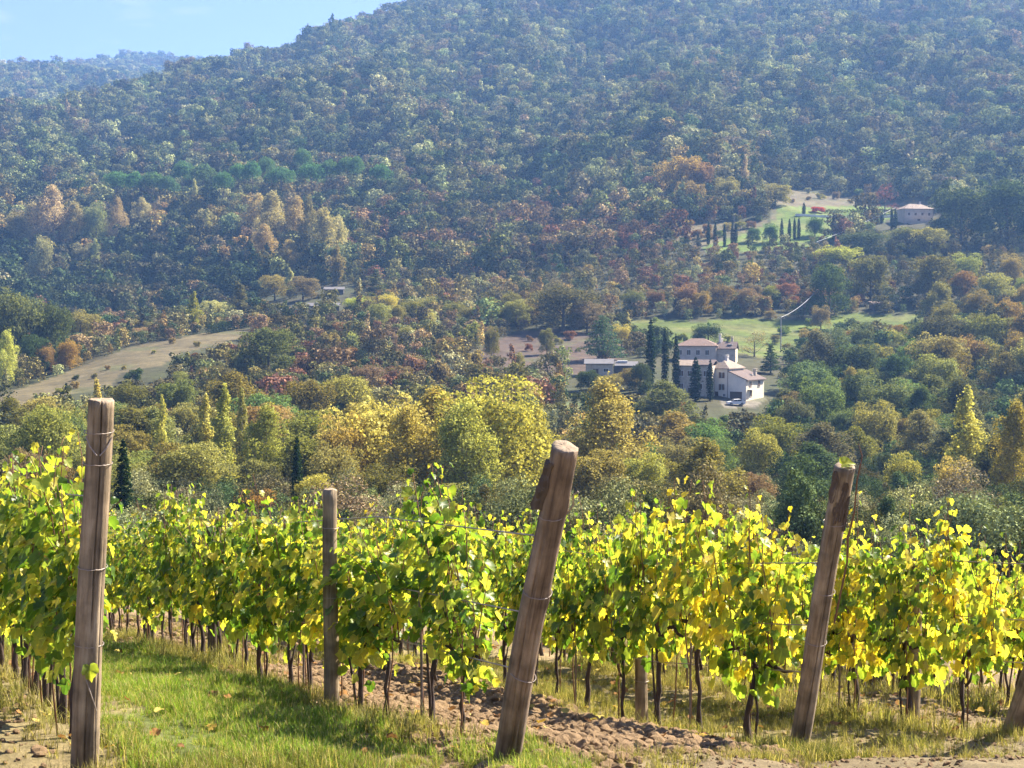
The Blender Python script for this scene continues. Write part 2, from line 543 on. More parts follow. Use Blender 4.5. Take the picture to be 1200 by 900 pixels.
def build_ground():
    az_in = np.linspace(-0.42, 0.42, 470)
    az_l = np.linspace(-math.pi, -0.42, 60)[:-1]
    az_r = np.linspace(0.42, math.pi, 60)[1:]
    az = np.concatenate([az_l, az_in, az_r])
    rr = np.concatenate([[0.4, 1.0, 1.7, 2.5, 3.4, 4.3], np.geomspace(5.0, 60, 330), np.geomspace(60.6, 4800, 480)])
    A, D = np.meshgrid(az, rr)
    x = (D * np.sin(A)).ravel(); y = (D * np.cos(A)).ravel()
    z = ground_z(x, y)
    na, nd = len(az), len(rr)
    idx = np.arange(na * nd).reshape(nd, na)
    q = np.stack([idx[:-1, :-1], idx[:-1, 1:], idx[1:, 1:], idx[1:, :-1]], axis=-1).reshape(-1, 4)[:, ::-1]
    m, ns, ls = new_mat('ground_surface')
    out = N(ns, 'ShaderNodeOutputMaterial'); b = N(ns, 'ShaderNodeBsdfPrincipled')
    b.inputs['Roughness'].default_value = 0.95; b.inputs['Specular IOR Level'].default_value = 0.15
    at = N(ns, 'ShaderNodeAttribute', attribute_name='soil')
    tc = N(ns, 'ShaderNodeTexCoord')
    n1 = N(ns, 'ShaderNodeTexNoise'); n1.inputs['Scale'].default_value = 0.35; n1.inputs['Detail'].default_value = 10; n1.inputs['Roughness'].default_value = 0.7
    n2 = N(ns, 'ShaderNodeTexNoise'); n2.inputs['Scale'].default_value = 6.0; n2.inputs['Detail'].default_value = 8; n2.inputs['Roughness'].default_value = 0.7
    ls.new(tc.outputs['Object'], n1.inputs['Vector']); ls.new(tc.outputs['Object'], n2.inputs['Vector'])
    r1 = N(ns, 'ShaderNodeMapRange'); r1.inputs['From Min'].default_value = .3; r1.inputs['From Max'].default_value = .7; r1.inputs['To Min'].default_value = .55; r1.inputs['To Max'].default_value = 1.4
    r2 = N(ns, 'ShaderNodeMapRange'); r2.inputs['From Min'].default_value = .3; r2.inputs['From Max'].default_value = .7; r2.inputs['To Min'].default_value = .65; r2.inputs['To Max'].default_value = 1.3
    ls.new(n1.outputs['Fac'], r1.inputs['Value']); ls.new(n2.outputs['Fac'], r2.inputs['Value'])
    mm = N(ns, 'ShaderNodeMath', operation='MULTIPLY'); ls.new(r1.outputs[0], mm.inputs[0]); ls.new(r2.outputs[0], mm.inputs[1])
    sc = N(ns, 'ShaderNodeVectorMath', operation='SCALE'); ls.new(at.outputs['Color'], sc.inputs[0]); ls.new(mm.outputs[0], sc.inputs['Scale'])
    ls.new(sc.outputs[0], b.inputs['Base Color'])
    bp = N(ns, 'ShaderNodeBump'); bp.inputs['Strength'].default_value = 0.8; bp.inputs['Distance'].default_value = 0.06
    ls.new(n2.outputs['Fac'], bp.inputs['Height']); ls.new(bp.outputs['Normal'], b.inputs['Normal'])
    ls.new(b.outputs['BSDF'], out.inputs['Surface'])
    me = np_mesh('ground', np.stack([x, y, z], axis=1), q, np.full(len(q), 4), [m], smooth=True)
    col = ground_colour(x, y, z)
    ca = me.color_attributes.new('soil', 'FLOAT_COLOR', 'POINT')
    ca.data.foreach_set('color', np.concatenate([col, np.ones((len(col), 1))], axis=1).astype(np.float32).ravel())
    o = link('ground', me)
    tag(o, 'vineyard slope, valley floor and wooded hills seen as one stretch of ground', 'ground', kind='structure')
    return float(z.max()), float(z.min())


Z_MAX, Z_MIN = build_ground(); print("Z", Z_MAX, Z_MIN)

# the air between here and the hills
hz = MB()
hz.box((0, 0, (Z_MAX + 45 + Z_MIN - 1) / 2), (10400, 10400, Z_MAX + 45 - Z_MIN + 1))
m, ns, ls = new_mat('haze_air')
out = N(ns, 'ShaderNodeOutputMaterial')
pv_ = N(ns, 'ShaderNodeVolumePrincipled')
pv_.inputs['Color'].default_value = HAZE_COLOR
pv_.inputs['Density'].default_value = HAZE_DENSITY
pv_.inputs['Anisotropy'].default_value = 0.25
ls.new(pv_.outputs[0], out.inputs['Volume'])
haze = hz.build('haze', m)
tag(haze, 'thin blue haze that veils the far wooded hills', 'haze', kind='stuff')


# ---------------------------------------------------------------- scatter (for what nobody could count)
def proto_collection(name, meshes):
    c = bpy.data.collections.new(name)
    for i, me in enumerate(meshes):
        o = bpy.data.objects.new('%s_%02d' % (name, i), me)
        c.objects.link(o)
    return c


def scatter(name, pts, rot, scale, idx, tint, coll):
    me = bpy.data.meshes.new(name)
    n = len(pts)
    me.vertices.add(n)
    me.vertices.foreach_set('co', np.asarray(pts, dtype=np.float32).ravel())
    a = me.attributes.new('rot', 'FLOAT_VECTOR', 'POINT'); a.data.foreach_set('vector', np.asarray(rot, dtype=np.float32).ravel())
    a = me.attributes.new('scl', 'FLOAT_VECTOR', 'POINT'); a.data.foreach_set('vector', np.asarray(scale, dtype=np.float32).ravel())
    a = me.attributes.new('idx', 'INT', 'POINT'); a.data.foreach_set('value', np.asarray(idx, dtype=np.int32))
    t4 = np.concatenate([np.asarray(tint), np.ones((n, 1))], axis=1).astype(np.float32)
    a = me.attributes.new('tint', 'FLOAT_COLOR', 'POINT'); a.data.foreach_set('color', t4.ravel())
    me.update()
    o = link(name, me)
    ng = bpy.data.node_groups.new(name + '_nodes', 'GeometryNodeTree')
    ng.interface.new_socket('Geometry', in_out='INPUT', socket_type='NodeSocketGeometry')
    ng.interface.new_socket('Geometry', in_out='OUTPUT', socket_type='NodeSocketGeometry')
    gn = ng.nodes; gl = ng.links
    gi = gn.new('NodeGroupInput'); go = gn.new('NodeGroupOutput')
    iop = gn.new('GeometryNodeInstanceOnPoints')
    ci = gn.new('GeometryNodeCollectionInfo'); ci.inputs['Collection'].default_value = coll
    ci.inputs['Separate Children'].default_value = True; ci.inputs['Reset Children'].default_value = True
    iop.inputs['Pick Instance'].default_value = True
    def na(nm, t):
        q = gn.new('GeometryNodeInputNamedAttribute'); q.data_type = t; q.inputs['Name'].default_value = nm
        return q.outputs['Attribute']
    gl.new(gi.outputs[0], iop.inputs['Points']); gl.new(ci.outputs[0], iop.inputs['Instance'])
    gl.new(na('idx', 'INT'), iop.inputs['Instance Index'])
    e2r = gn.new('FunctionNodeEulerToRotation')
    gl.new(na('rot', 'FLOAT_VECTOR'), e2r.inputs[0]); gl.new(e2r.outputs[0], iop.inputs['Rotation'])
    gl.new(na('scl', 'FLOAT_VECTOR'), iop.inputs['Scale'])
    gl.new(iop.outputs[0], go.inputs[0])
    md = o.modifiers.new('scatter', 'NODES'); md.node_group = ng
    return o


# ---------------------------------------------------------------- crowns
def rand_dirs(rng, n):
    v = rng.normal(size=(n, 3))
    return v / np.linalg.norm(v, axis=1, keepdims=True)


def leaf_quads(rng, pos, nrm, size, jitter=0.8, aspect=0.75):
    """one bent diamond per leaf clump"""
    n = len(pos)
    nn = nrm + rng.normal(size=(n, 3)) * jitter
    nn /= np.linalg.norm(nn, axis=1, keepdims=True) + 1e-9
    r = rand_dirs(rng, n)
    a = np.cross(nn, r); a /= np.linalg.norm(a, axis=1, keepdims=True) + 1e-9
    b = np.cross(nn, a)
    s = (size * rng.uniform(0.55, 1.35, n))[:, None]
    v = np.stack([pos - a * s * .5, pos - b * s * .5 * aspect + nn * s * .12, pos + a * s * .5, pos + b * s * .5 * aspect + nn * s * .12], axis=1)
    loops = np.arange(n * 4)
    return v.reshape(-1, 3), loops, np.full(n, 4)


def crown_from_lobes(rng, lobes, n, size, inner=0.55, up=0.25, stray=0.06, jitter=0.8):
    """lobes: list of (centre, radii). leaves sit mostly near each lobe's skin"""
    w = np.array([l[1][0] * l[1][2] for l in lobes]); w = w / w.sum()
    which = rng.choice(len(lobes), size=n, p=w)
    C = np.array([l[0] for l in lobes])[which]; RAD = np.array([l[1] for l in lobes])[which]
    d = rand_dirs(rng, n); d[:, 2] += up; d /= np.linalg.norm(d, axis=1, keepdims=True)
    rad = inner + (1 - inner) * np.sqrt(rng.uniform(0, 1, n))
    bump = 1 + 0.16 * np.sin(d[:, 0] * 5 + which * 1.7) * np.sin(d[:, 1] * 5 + which) + 0.1 * np.sin(d[:, 2] * 9 + which * 2.3)
    st = rng.uniform(0, 1, n) < stray
    rad = rad * bump * np.where(st, rng.uniform(1.05, 1.3, n), 1)
    pos = C + d * RAD * rad[:, None]
    return leaf_quads(rng, pos, d, size, jitter)


def broad_lobes(rng, h, w, trunk=0.22, count=13):
    w = w * .94
    lobes = []
    cz = h * (trunk + (1 - trunk) * 0.5); rz = h * (1 - trunk) * 0.5
    for i in range(count):
        d = rand_dirs(rng, 1)[0]
        if d[2] < -0.55: d[2] *= -0.5
        k = rng.uniform(0.4, 0.86)
        c = np.array([d[0] * w * .5 * k, d[1] * w * .5 * k, cz + d[2] * rz * k])
        rr = w * rng.uniform(0.085, 0.20)
        lobes.append((c, np.array([rr, rr, rr * rng.uniform(.75, 1.1)])))
    for i in range(count // 3):                  # a low skirt
        an = rng.uniform(0, 6.283); rr = w * rng.uniform(.12, .2)
        lobes.append((np.array([math.cos(an) * w * .34, math.sin(an) * w * .34, h * rng.uniform(.10, .22) + rr * .5]), np.array([rr, rr, rr])))
    lobes.append((np.array([0, 0, cz]), np.array([w * .3, w * .3, rz * .62])))
    return lobes


def plume_lobes(rng, h, w, count=16):
    """upswept, as poplars and willows grow"""
    lobes = []
    for i in range(count):
        t = (i + rng.uniform(0, 1)) / count
        zz = h * (0.12 + 0.80 * t)
        spread = w * .5 * math.sin(math.pi * min(1, 0.18 + 0.80 * t)) ** 0.8
        an = rng.uniform(0, 6.283); k = rng.uniform(.2, .86)
        rr = w * rng.uniform(.08, .17)
        lobes.append((np.array([math.cos(an) * spread * k, math.sin(an) * spread * k, zz]), np.array([rr, rr, rr * rng.uniform(1.3, 2.1)])))
    lobes.append((np.array([0, 0, h * .5]), np.array([w * .24, w * .24, h * .38])))
    return lobes


def column_lobes(rng, h, w, count=18):
    lobes = []
    for i in range(count):
        t = (i + .5) / count
        prof = math.sin(math.pi * (0.10 + 0.86 * t)) ** 0.55 * (1 - .35 * t)
        an = rng.uniform(0, 6.283); k = rng.uniform(.1, .55)
        rr = w * .5 * prof * rng.uniform(.5, .75)
        lobes.append((np.array([math.cos(an) * w * .5 * prof * k, math.sin(an) * w * .5 * prof * k, h * (.05 + .9 * t)]), np.array([rr, rr, h / count * 1.6])))
    return lobes


def pine_lobes(rng, h, w, count=10):
    lobes = []
    for i in range(count):
        an = i * 2.4; k = math.sqrt((i + .4) / count)
        rr = w * rng.uniform(.17, .24)
        lobes.append((np.array([math.cos(an) * w * .34 * k, math.sin(an) * w * .34 * k, h * (.87 - .17 * k * k)]), np.array([rr, rr, rr * .72])))
    return lobes


def cone_lobes(rng, h, w, count=20):
    lobes = []
    for i in range(count):
        t = (i + .5) / count
        an = i * 2.4; prof = (1 - t) ** .8
        rr = w * (.10 + .16 * prof)
        lobes.append((np.array([math.cos(an) * w * .33 * prof, math.sin(an) * w * .33 * prof, h * (.1 + .86 * t)]), np.array([rr, rr, rr * .45])))
    return lobes


def limbs_mesh(name, lobes, h, r0, mat, top=0.8, n_limbs=9, wob=.1):
    mb = MB()
    bend = [R.uniform(-.03, .03) * h for _ in range(2)]
    pts = [Vector((bend[0] * t * t, bend[1] * t * t, h * top * t)) for t in (0, .04, .2, .4, .6, .8, 1)]
    rad = [r0 * 1.5, r0 * 1.1, r0 * .9, r0 * .75, r0 * .55, r0 * .35, r0 * .12]
    pts[0].z -= .35
    mb.tube(pts, rad, 8, wob=wob)
    for c, rr in sorted(lobes, key=lambda l: -l[1][0])[:n_limbs]:
        c = Vector(c)
        z0 = max(h * .12, min(h * top * .9, c.z - (Vector((c.x, c.y, 0)).length) * R.uniform(.8, 1.3)))
        t = z0 / (h * top)
        s = Vector((bend[0] * t * t, bend[1] * t * t, z0))
        mid = s.lerp(c, .5) + Vector((0, 0, -.04 * h * R.random()))
        q = r0 * .5 * (1 - .6 * t)
        mb.tube([s, mid, c, c + (c - mid) * .45], [q, q * .65, q * .35, q * .1], 5)
        for _ in range(3):
            dd = Vector((R.uniform(-1, 1), R.uniform(-1, 1), R.uniform(-.2, 1))).normalized()
            mb.tube([c.lerp(mid, .3), c + dd * float(rr[0]) * .9], [q * .28, q * .06], 4)
    return mb.mesh(name, mat, smooth=True)

# ---------------------------------------------------------------- far forest and thickets: masses nobody could count
PAL = {
    'mtn': [(0.15, 0.175, 0.066), (0.115, 0.15, 0.058), (0.19, 0.205, 0.075), (0.32, 0.32, 0.15), (0.20, 0.205, 0.09), (0.27, 0.285, 0.125), (0.075, 0.11, 0.042), (0.17, 0.185, 0.08), (0.20, 0.165, 0.09)],
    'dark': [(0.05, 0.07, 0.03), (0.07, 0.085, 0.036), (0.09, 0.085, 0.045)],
    'russet': [(0.20, 0.11, 0.068), (0.19, 0.13, 0.07), (0.24, 0.17, 0.085), (0.17, 0.15, 0.065), (0.14, 0.14, 0.055)],
    'gold': [(0.32, 0.235, 0.085), (0.26, 0.21, 0.07), (0.28, 0.25, 0.11), (0.16, 0.145, 0.05)],
    'olive': [(0.145, 0.14, 0.048), (0.11, 0.125, 0.042), (0.19, 0.17, 0.06), (0.12, 0.105, 0.05)],
    'green': [(0.065, 0.10, 0.035), (0.08, 0.115, 0.04), (0.055, 0.08, 0.035)],
}
BLOBS = [(170, 150, 260, 60, 'dark', .7), (560, 175, 330, 26, 'dark', .6), (950, 195, 200, 22, 'dark', .6), (620, 265, 200, 38, 'russet', 1.6), (500, 280, 130, 30, 'olive', 1.5), (850, 320, 150, 26, 'russet', 2.0), (700, 330, 150, 20, 'gold', 0.8),  # the dark blobs here paint the mountain slope's shade into the tree tint
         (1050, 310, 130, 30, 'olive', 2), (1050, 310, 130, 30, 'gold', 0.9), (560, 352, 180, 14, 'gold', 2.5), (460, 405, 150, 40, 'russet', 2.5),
         (460, 400, 170, 50, 'olive', 1.4), (350, 390, 70, 35, 'olive', 2), (1150, 340, 90, 60, 'olive', 2), (1150, 330, 90, 40, 'gold', .8), (150, 330, 190, 45, 'dark', 3.0),  # the dark blob puts the shadow of the left hollow into the tree tint
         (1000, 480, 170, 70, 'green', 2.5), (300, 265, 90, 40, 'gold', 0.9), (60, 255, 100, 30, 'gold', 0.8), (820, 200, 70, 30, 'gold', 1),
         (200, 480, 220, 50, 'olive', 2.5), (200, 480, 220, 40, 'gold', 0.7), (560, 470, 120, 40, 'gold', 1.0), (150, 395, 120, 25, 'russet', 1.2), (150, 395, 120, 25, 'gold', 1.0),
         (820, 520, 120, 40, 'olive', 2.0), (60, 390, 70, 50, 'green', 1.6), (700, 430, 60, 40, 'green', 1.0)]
PK = list(PAL)


def palette_at(rng, u, v):
    u = np.asarray(u); v = np.asarray(v); n = len(u)
    W = np.zeros((n, len(PK)))
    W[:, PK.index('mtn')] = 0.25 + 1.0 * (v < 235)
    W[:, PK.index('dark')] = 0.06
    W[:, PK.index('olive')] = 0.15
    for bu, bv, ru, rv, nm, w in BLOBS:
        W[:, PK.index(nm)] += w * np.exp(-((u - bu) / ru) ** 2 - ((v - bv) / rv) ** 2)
    W /= W.sum(axis=1, keepdims=True)
    cs = np.cumsum(W, axis=1)
    r = rng.uniform(0, 1, n)
    k = (r[:, None] > cs).sum(axis=1)
    out = np.zeros((n, 3))
    for i, nm in enumerate(PK):
        mk = k == i
        if mk.any():
            p = np.array(PAL[nm])
            nz = np.sin(u[mk] * .11 + 2 * np.sin(v[mk] * .09)) * np.sin(v[mk] * .17 + 2 * np.sin(u[mk] * .05))
            q = np.clip(.5 + .45 * nz + rng.normal(0, .27, mk.sum()), 0, .999)
            out[mk] = p[(q * len(p)).astype(int)]
    pn = 1 + .22 * np.sin(u * .045 + 1.7 * np.sin(v * .06)) * np.sin(v * .08 + 1.3 * np.sin(u * .03))
    out *= rng.uniform(0.75, 1.4, (n, 1)) * pn[:, None] * (1 + rng.normal(0, .035, (n, 3)))
    return out


def ring_points(rng, d0, d1, sp, tmax=0.40):
    xs, ys = [], []
    d = d0
    while d < d1:
        s = sp(d) if callable(sp) else sp
        t = np.arange(-tmax, tmax, s / d)
        t = t + rng.uniform(-.42, .42, len(t)) * s / d
        dd = d + rng.uniform(-.42, .42, len(t)) * s
        xs.append(t * dd); ys.append(dd)
        d += s
    x = np.concatenate(xs); y = np.concatenate(ys)
    z = ground_z(x, y)
    u, v = to_px(x, y, z)
    return x, y, z, u, v


def visible(x, y, z, h):
    """keep what is not hidden far behind a nearer rise"""
    ok = np.ones(len(x), dtype=bool)
    tz = (z + h) / y
    mx = np.full(len(x), -9.0)
    for k in np.linspace(0.12, 0.985, 60):
        mx = np.maximum(mx, ground_z(x * k, y * k, micro=False) / (y * k))
    return tz > mx - 0.002


rngF = np.random.default_rng(21)
fm = []
for i in range(7):
    lob = broad_lobes(rngF, 10, 8.6, 0.12, 14)
    v_, l_, c_ = crown_from_lobes(rngF, lob, 650, .72, inner=.80, up=.35, jitter=.45)
    fm.append(np_mesh('forest_tree', v_, l_, c_, [M_FOREST]))
for i in range(2):
    lob = plume_lobes(rngF, 12, 5.2, 9)
    v_, l_, c_ = crown_from_lobes(rngF, lob, 220, 0.95, inner=.6, up=.35)
    fm.append(np_mesh('forest_poplar', v_, l_, c_, [M_FOREST]))
FOREST = proto_collection('forest_prototypes', fm)
bmsh = []
for i in range(9):
    lob = broad_lobes(rngF, 10, 11, 0.03, 16) if i < 7 else plume_lobes(rngF, 12, 6, 14)
    bmsh.append(np_mesh('bush', *crown_from_lobes(rngF, lob, 6500, .28, inner=.5, up=.3, stray=.1), [M_FOREST]))
BUSHES = proto_collection('bush_prototypes', bmsh)

OPEN_ZONES = [Z_DRY, Z_PLOUGH, Z_MEADOW, Z_LAWN, Z_TAN, Z_DRIVE]


def open_land(u, v):
    m = np.zeros(len(u), dtype=bool)
    for z in OPEN_ZONES: m |= in_poly(u, v, z)
    return m


def plant_mass(name, label, d0, d1, sp, hr, keep, rng, tree_share=0.1, cat='forest', protos=None):
    x, y, z, u, v = ring_points(rng, d0, d1, sp)
    k = (v > -70) & (v < 760)
    k &= keep(x, y, z, u, v)
    x, y, z, u, v = x[k], y[k], z[k], u[k], v[k]
    k = visible(x, y, z, 12)
    x, y, z, u, v = x[k], y[k], z[k], u[k], v[k]
    n = len(x)
    h = np.clip(np.exp(rng.normal(math.log((hr[0] + hr[1]) / 2.1), .30, n)), hr[0] * .6, hr[1] * 1.35)
    h *= np.where(rng.uniform(0, 1, n) < .10, 1.35, 1)
    s = h / 10.0
    scl = np.stack([s * rng.uniform(.75, 1.3, n), s * rng.uniform(.75, 1.3, n), s], axis=1)
    idx = np.where(rng.uniform(0, 1, n) < tree_share, rng.integers(7, 9, n), rng.integers(0, 7, n))
    rot = np.stack([rng.normal(0, .06, n), rng.normal(0, .06, n), rng.uniform(0, 6.283, n)], axis=1)
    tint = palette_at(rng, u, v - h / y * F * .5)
    o = scatter(name, np.stack([x, y, z - .3], axis=1), rot, scl, idx, tint, protos or FOREST)
    tag(o, label, cat, kind='stuff')
    print(name, n)
    return o


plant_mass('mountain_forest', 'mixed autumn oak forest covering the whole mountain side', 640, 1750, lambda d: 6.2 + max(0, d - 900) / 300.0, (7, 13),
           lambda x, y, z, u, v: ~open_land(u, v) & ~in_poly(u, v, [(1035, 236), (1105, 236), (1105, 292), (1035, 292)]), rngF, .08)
plant_mass('distant_forest', 'blue green forest on the farthest hills at the upper left', 1750, 3500, lambda d: 10.0, (10, 14),
           lambda x, y, z, u, v: (u < 330), rngF, .05)
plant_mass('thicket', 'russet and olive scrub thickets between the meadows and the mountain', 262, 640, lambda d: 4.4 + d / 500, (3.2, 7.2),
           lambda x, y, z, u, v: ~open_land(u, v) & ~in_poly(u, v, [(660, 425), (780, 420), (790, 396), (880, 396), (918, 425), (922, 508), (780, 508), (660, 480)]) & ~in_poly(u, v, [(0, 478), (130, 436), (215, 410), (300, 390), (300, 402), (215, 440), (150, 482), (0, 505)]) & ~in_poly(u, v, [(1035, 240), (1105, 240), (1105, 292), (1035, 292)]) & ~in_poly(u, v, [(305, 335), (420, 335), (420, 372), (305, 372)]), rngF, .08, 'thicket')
plant_mass('undergrowth', 'dark green undergrowth between the trees of the valley floor', 92, 262, lambda d: 1.7 + d / 130, (2.0, 4.6),
           lambda x, y, z, u, v: (v < 760) & ~in_poly(u, v, Z_SLOPE), rngF, .05, 'undergrowth', BUSHES)

# ---------------------------------------------------------------- trees that stand out one by one
rngT = np.random.default_rng(77)
PROTO = {}


def make_tree_proto(kind, name, lobes, h, w, n, size, r0, bark, inner=.5, up=.25, top=.8, limbs=9, stray=.06, jitter=.8):
    v_, l_, c_ = crown_from_lobes(rngT, lobes, n, size, inner=inner, up=up, stray=stray, jitter=jitter)
    cm = np_mesh('crown', v_, l_, c_, [M_TREE])
    tm = limbs_mesh('trunk', lobes, h, r0, bark, top=top, n_limbs=limbs)
    if kind == 'plume': w *= .84; h *= 1.05
    PROTO.setdefault(kind, []).append((name, tm, cm, h, w))


for i in range(4):
    make_tree_proto('broad', 'broadleaf_tree', broad_lobes(rngT, 12, 10.5, .08, 30), 12, 10.5, 14000, .29, .26, M_BARK, inner=.6, up=.25, stray=.10)
for i in range(3):
    make_tree_proto('plume', 'poplar_tree', plume_lobes(rngT, 15, 9.5, 44), 15, 9.5, 15000, .28, .28, M_BARK_PALE, inner=.5, up=.4, limbs=22, stray=.10)
for i in range(3):
    make_tree_proto('column', 'poplar_tree', column_lobes(rngT, 14, 4.4, 20), 14, 4.4, 6500, .27, .2, M_BARK_PALE, inner=.4, up=.6, limbs=6)
for i in range(2):
    lob = [(np.array([R.uniform(-.08, .08), R.uniform(-.08, .08), 12 * (t + .5) / 14]), np.array([.95 * math.sin(math.pi * (.12 + .86 * (t + .5) / 14)) ** .6 * (1 - .25 * t / 14)] * 2 + [.95])) for t in range(14)]
    make_tree_proto('cypress', 'cypress_tree', lob, 12, 1.9, 3600, .26, .14, M_BARK, inner=.55, up=.9, limbs=0, stray=.03)
for i in range(2):
    make_tree_proto('pine', 'stone_pine', pine_lobes(rngT, 12, 12, 11), 12, 12, 5000, .40, .25, M_BARK, inner=.5, up=.5, top=.75, limbs=11, stray=.02)
make_tree_proto('cedar', 'cedar_tree', cone_lobes(rngT, 13, 9, 24), 13, 9, 5000, .36, .25, M_BARK, inner=.4, up=.1, top=.92, limbs=18)
make_tree_proto('conifer', 'conifer_tree', cone_lobes(rngT, 14, 6, 26), 14, 6, 4500, .36, .22, M_BARK, inner=.4, up=.1, top=.95, limbs=16)
make_tree_proto('bare', 'bare_tree', broad_lobes(rngT, 9, 8.5, .2, 16), 9, 8.5, 1000, .28, .2, M_BARK, inner=.3, limbs=16)



def shrub_mesh(seed, h=3.0, w=4.2, n=2600, size=.24):
    rg = np.random.default_rng(seed)
    lob = broad_lobes(rg, h, w, 0.02, 12)
    return crown_from_lobes(rg, lob, n, size, inner=.35, up=.3)


SHRUBS = [np_mesh('shrub', *shrub_mesh(i), [M_TREE]) for i in range(3)]

C_GOLD, C_YEL, C_YG, C_OLIVE, C_GREEN, C_DARK = (0.46, 0.385, 0.12), (0.48, 0.43, 0.12), (0.36, 0.36, 0.09), (0.27, 0.255, 0.085), (0.155, 0.20, 0.07), (0.062, 0.09, 0.04)
C_RUS, C_BROWN, C_PALE, C_BLUE, C_CYP, C_PINE = (0.20, 0.11, 0.06), (0.23, 0.18, 0.095), (0.40, 0.385, 0.20), (0.07, 0.11, 0.07), (0.022, 0.042, 0.02), (0.10, 0.185, 0.072)
C_RED = (0.48, 0.05, 0.05)
N_TREES = 0


def tree(kind, u, vb, hpx, wpx, colr, label, group=None, pos=None, cat='tree', jit=.10):
    global N_TREES
    p = pos or cast(u, vb)
    k = p.y / F
    h, w = hpx * k, wpx * k
    c = [max(.004, x * R.uniform(1 - jit, 1 + jit)) for x in colr]
    N_TREES += 1
    if kind == 'shrub':
        me = R.choice(SHRUBS)
        o = link('shrub', me)
        o.location = p - Vector((0, 0, .1)); o.rotation_euler = (0, 0, R.uniform(0, 6.28)); o.scale = (w / 4.2, w / 4.2, h / 3.0)
        o.color = (*c, 1)
        tag(o, label, 'shrub', group)
        return o
    name, tm, cm, ph, pw = R.choice(PROTO[kind])
    o = empty(name, p, R.uniform(0, 6.28))
    o.scale = (w / pw, w / pw, h / ph)
    a = link('trunk', tm, o); b = link('crown', cm, o)
    b.color = (*c, 1)
    tag(o, label, cat, group)
    return o


# the belt of big trees just below the vines (bases are hidden, so they are set by distance)
def near(kind, u, dist, vtop, wpx, colr, label, group=None, jit=.06):
    p = at_dist(u, dist)
    _, vb = to_px(p.x, p.y, p.z)
    return tree(kind, u, vb, vb - vtop, wpx, colr, label, group, pos=p, jit=jit)


near('broad', 437, 182, 446, 150, C_GOLD, 'large golden yellow tree with rounded top below the red brown field, left of its twin')
near('broad', 580, 174, 432, 160, (0.40, 0.36, 0.09), 'largest yellow green tree just left of the middle leaning post')
near('plume', 512, 188, 450, 110, (0.36, 0.32, 0.09), 'yellow poplar squeezed between the two largest yellow trees of the belt')
near('plume', 478, 172, 475, 80, (0.40, 0.33, 0.09), 'yellow poplar with a lower top between the golden tree and its taller neighbours')
near('plume', 545, 166, 468, 84, C_YG, 'yellow green plume in front of the largest yellow green tree')
near('broad', 405, 176, 478, 80, (0.38, 0.30, 0.09), 'dull golden tree at the left flank of the large golden tree')
near('plume', 622, 178, 470, 70, (0.40, 0.34, 0.09), 'golden flank tree right behind the middle leaning post')
near('broad', 300, 182, 530, 90, (.2, .2, .06), 'bushy olive yellow tree left of the small dark cypress')
near('broad', 110, 175, 520, 90, (.19, .19, .06), 'olive tree hidden behind the left post')
near('broad', 395, 165, 505, 80, C_OLIVE, 'olive round tree above the thin upright vineyard post')
near('broad', 455, 150, 540, 90, (0.15, 0.14, 0.045), 'low olive tree in front of the golden poplar')
near('broad', 540, 142, 560, 110, C_OLIVE, 'low dark olive tree under the largest yellow green poplar')
near('broad', 605, 150, 570, 70, C_YG, 'small yellow green tree peeping over the vines beside the middle leaning post')
near('plume', 715, 195, 440, 100, (0.36, 0.32, 0.10), 'yellow poplar with ragged plumes right below the flat roofed shed')
near('broad', 700, 168, 515, 90, C_OLIVE, 'olive tree at the foot of the ragged yellow poplar below the shed')
near('broad', 757, 180, 520, 70, C_YG, 'pale green tree behind the vines right of the middle leaning post')
near('plume', 828, 160, 515, 90, (0.24, 0.22, 0.07), 'yellow olive tree with upright plumes below the white farmhouse')
near('broad', 880, 170, 545, 60, C_BROWN, 'brownish small tree left of the right leaning post')
near('column', 1133, 205, 452, 56, C_YEL, 'tall yellow poplar at the right, standing out from the dark wood')
near('broad', 1120, 165, 530, 50, C_GOLD, 'orange yellow small tree at the foot of the tall yellow poplar')
near('plume', 1190, 190, 466, 60, (0.34, 0.26, 0.06), 'golden tree cut by the right edge of the view')
near('column', 262, 205, 450, 42, C_YG, 'yellow green poplar pair member with twin tops left of the tall green poplar')
near('column', 240, 212, 462, 34, C_YEL, 'slim yellow poplar left of the twin topped poplar')
near('plume', 312, 190, 474, 64, (0.30, 0.31, 0.075), 'tall green yellow poplar left of the small dark cypress')
near('column', 283, 215, 455, 30, (0.30, 0.27, 0.09), 'pale yellow slim poplar between twin topped and green poplars')
near('broad', 232, 172, 505, 112, C_OLIVE, 'big round grey olive tree right of the left post')
near('column', 190, 215, 463, 24, C_YEL, 'narrow bright yellow poplar above the grey olive tree')
near('column', 113, 250, 444, 30, C_GOLD, 'small golden tree right behind the top of the left post')
near('broad', 165, 190, 520, 70, (0.22, 0.24, 0.07), 'green tree between left post and grey olive tree')
near('broad', 48, 190, 458, 90, (0.28, 0.28, 0.075), 'yellow green bushy tree at the left below the dry field')
near('broad', 78, 215, 468, 50, C_GREEN, 'green tree close to the left post below the dry field')
near('broad', 20, 140, 510, 70, C_BROWN, 'brown leaved tree over the vines at the left edge')
near('broad', 55, 150, 515, 60, (0.18, 0.13, 0.06), 'brown and olive tree just left of the left post')
near('cypress', 347, 150, 516, 17, C_CYP, 'small dark cypress beside the tall green yellow poplar')
near('cypress', 143, 120, 520, 26, C_CYP, 'dark cypress right behind the left vineyard post')
near('broad', 300, 140, 570, 60, (0.30, 0.18, 0.05), 'orange yellow small tree over the vines of the middle row')
near('broad', 370, 150, 545, 70, C_YG, 'light green tree right of the small dark cypress')

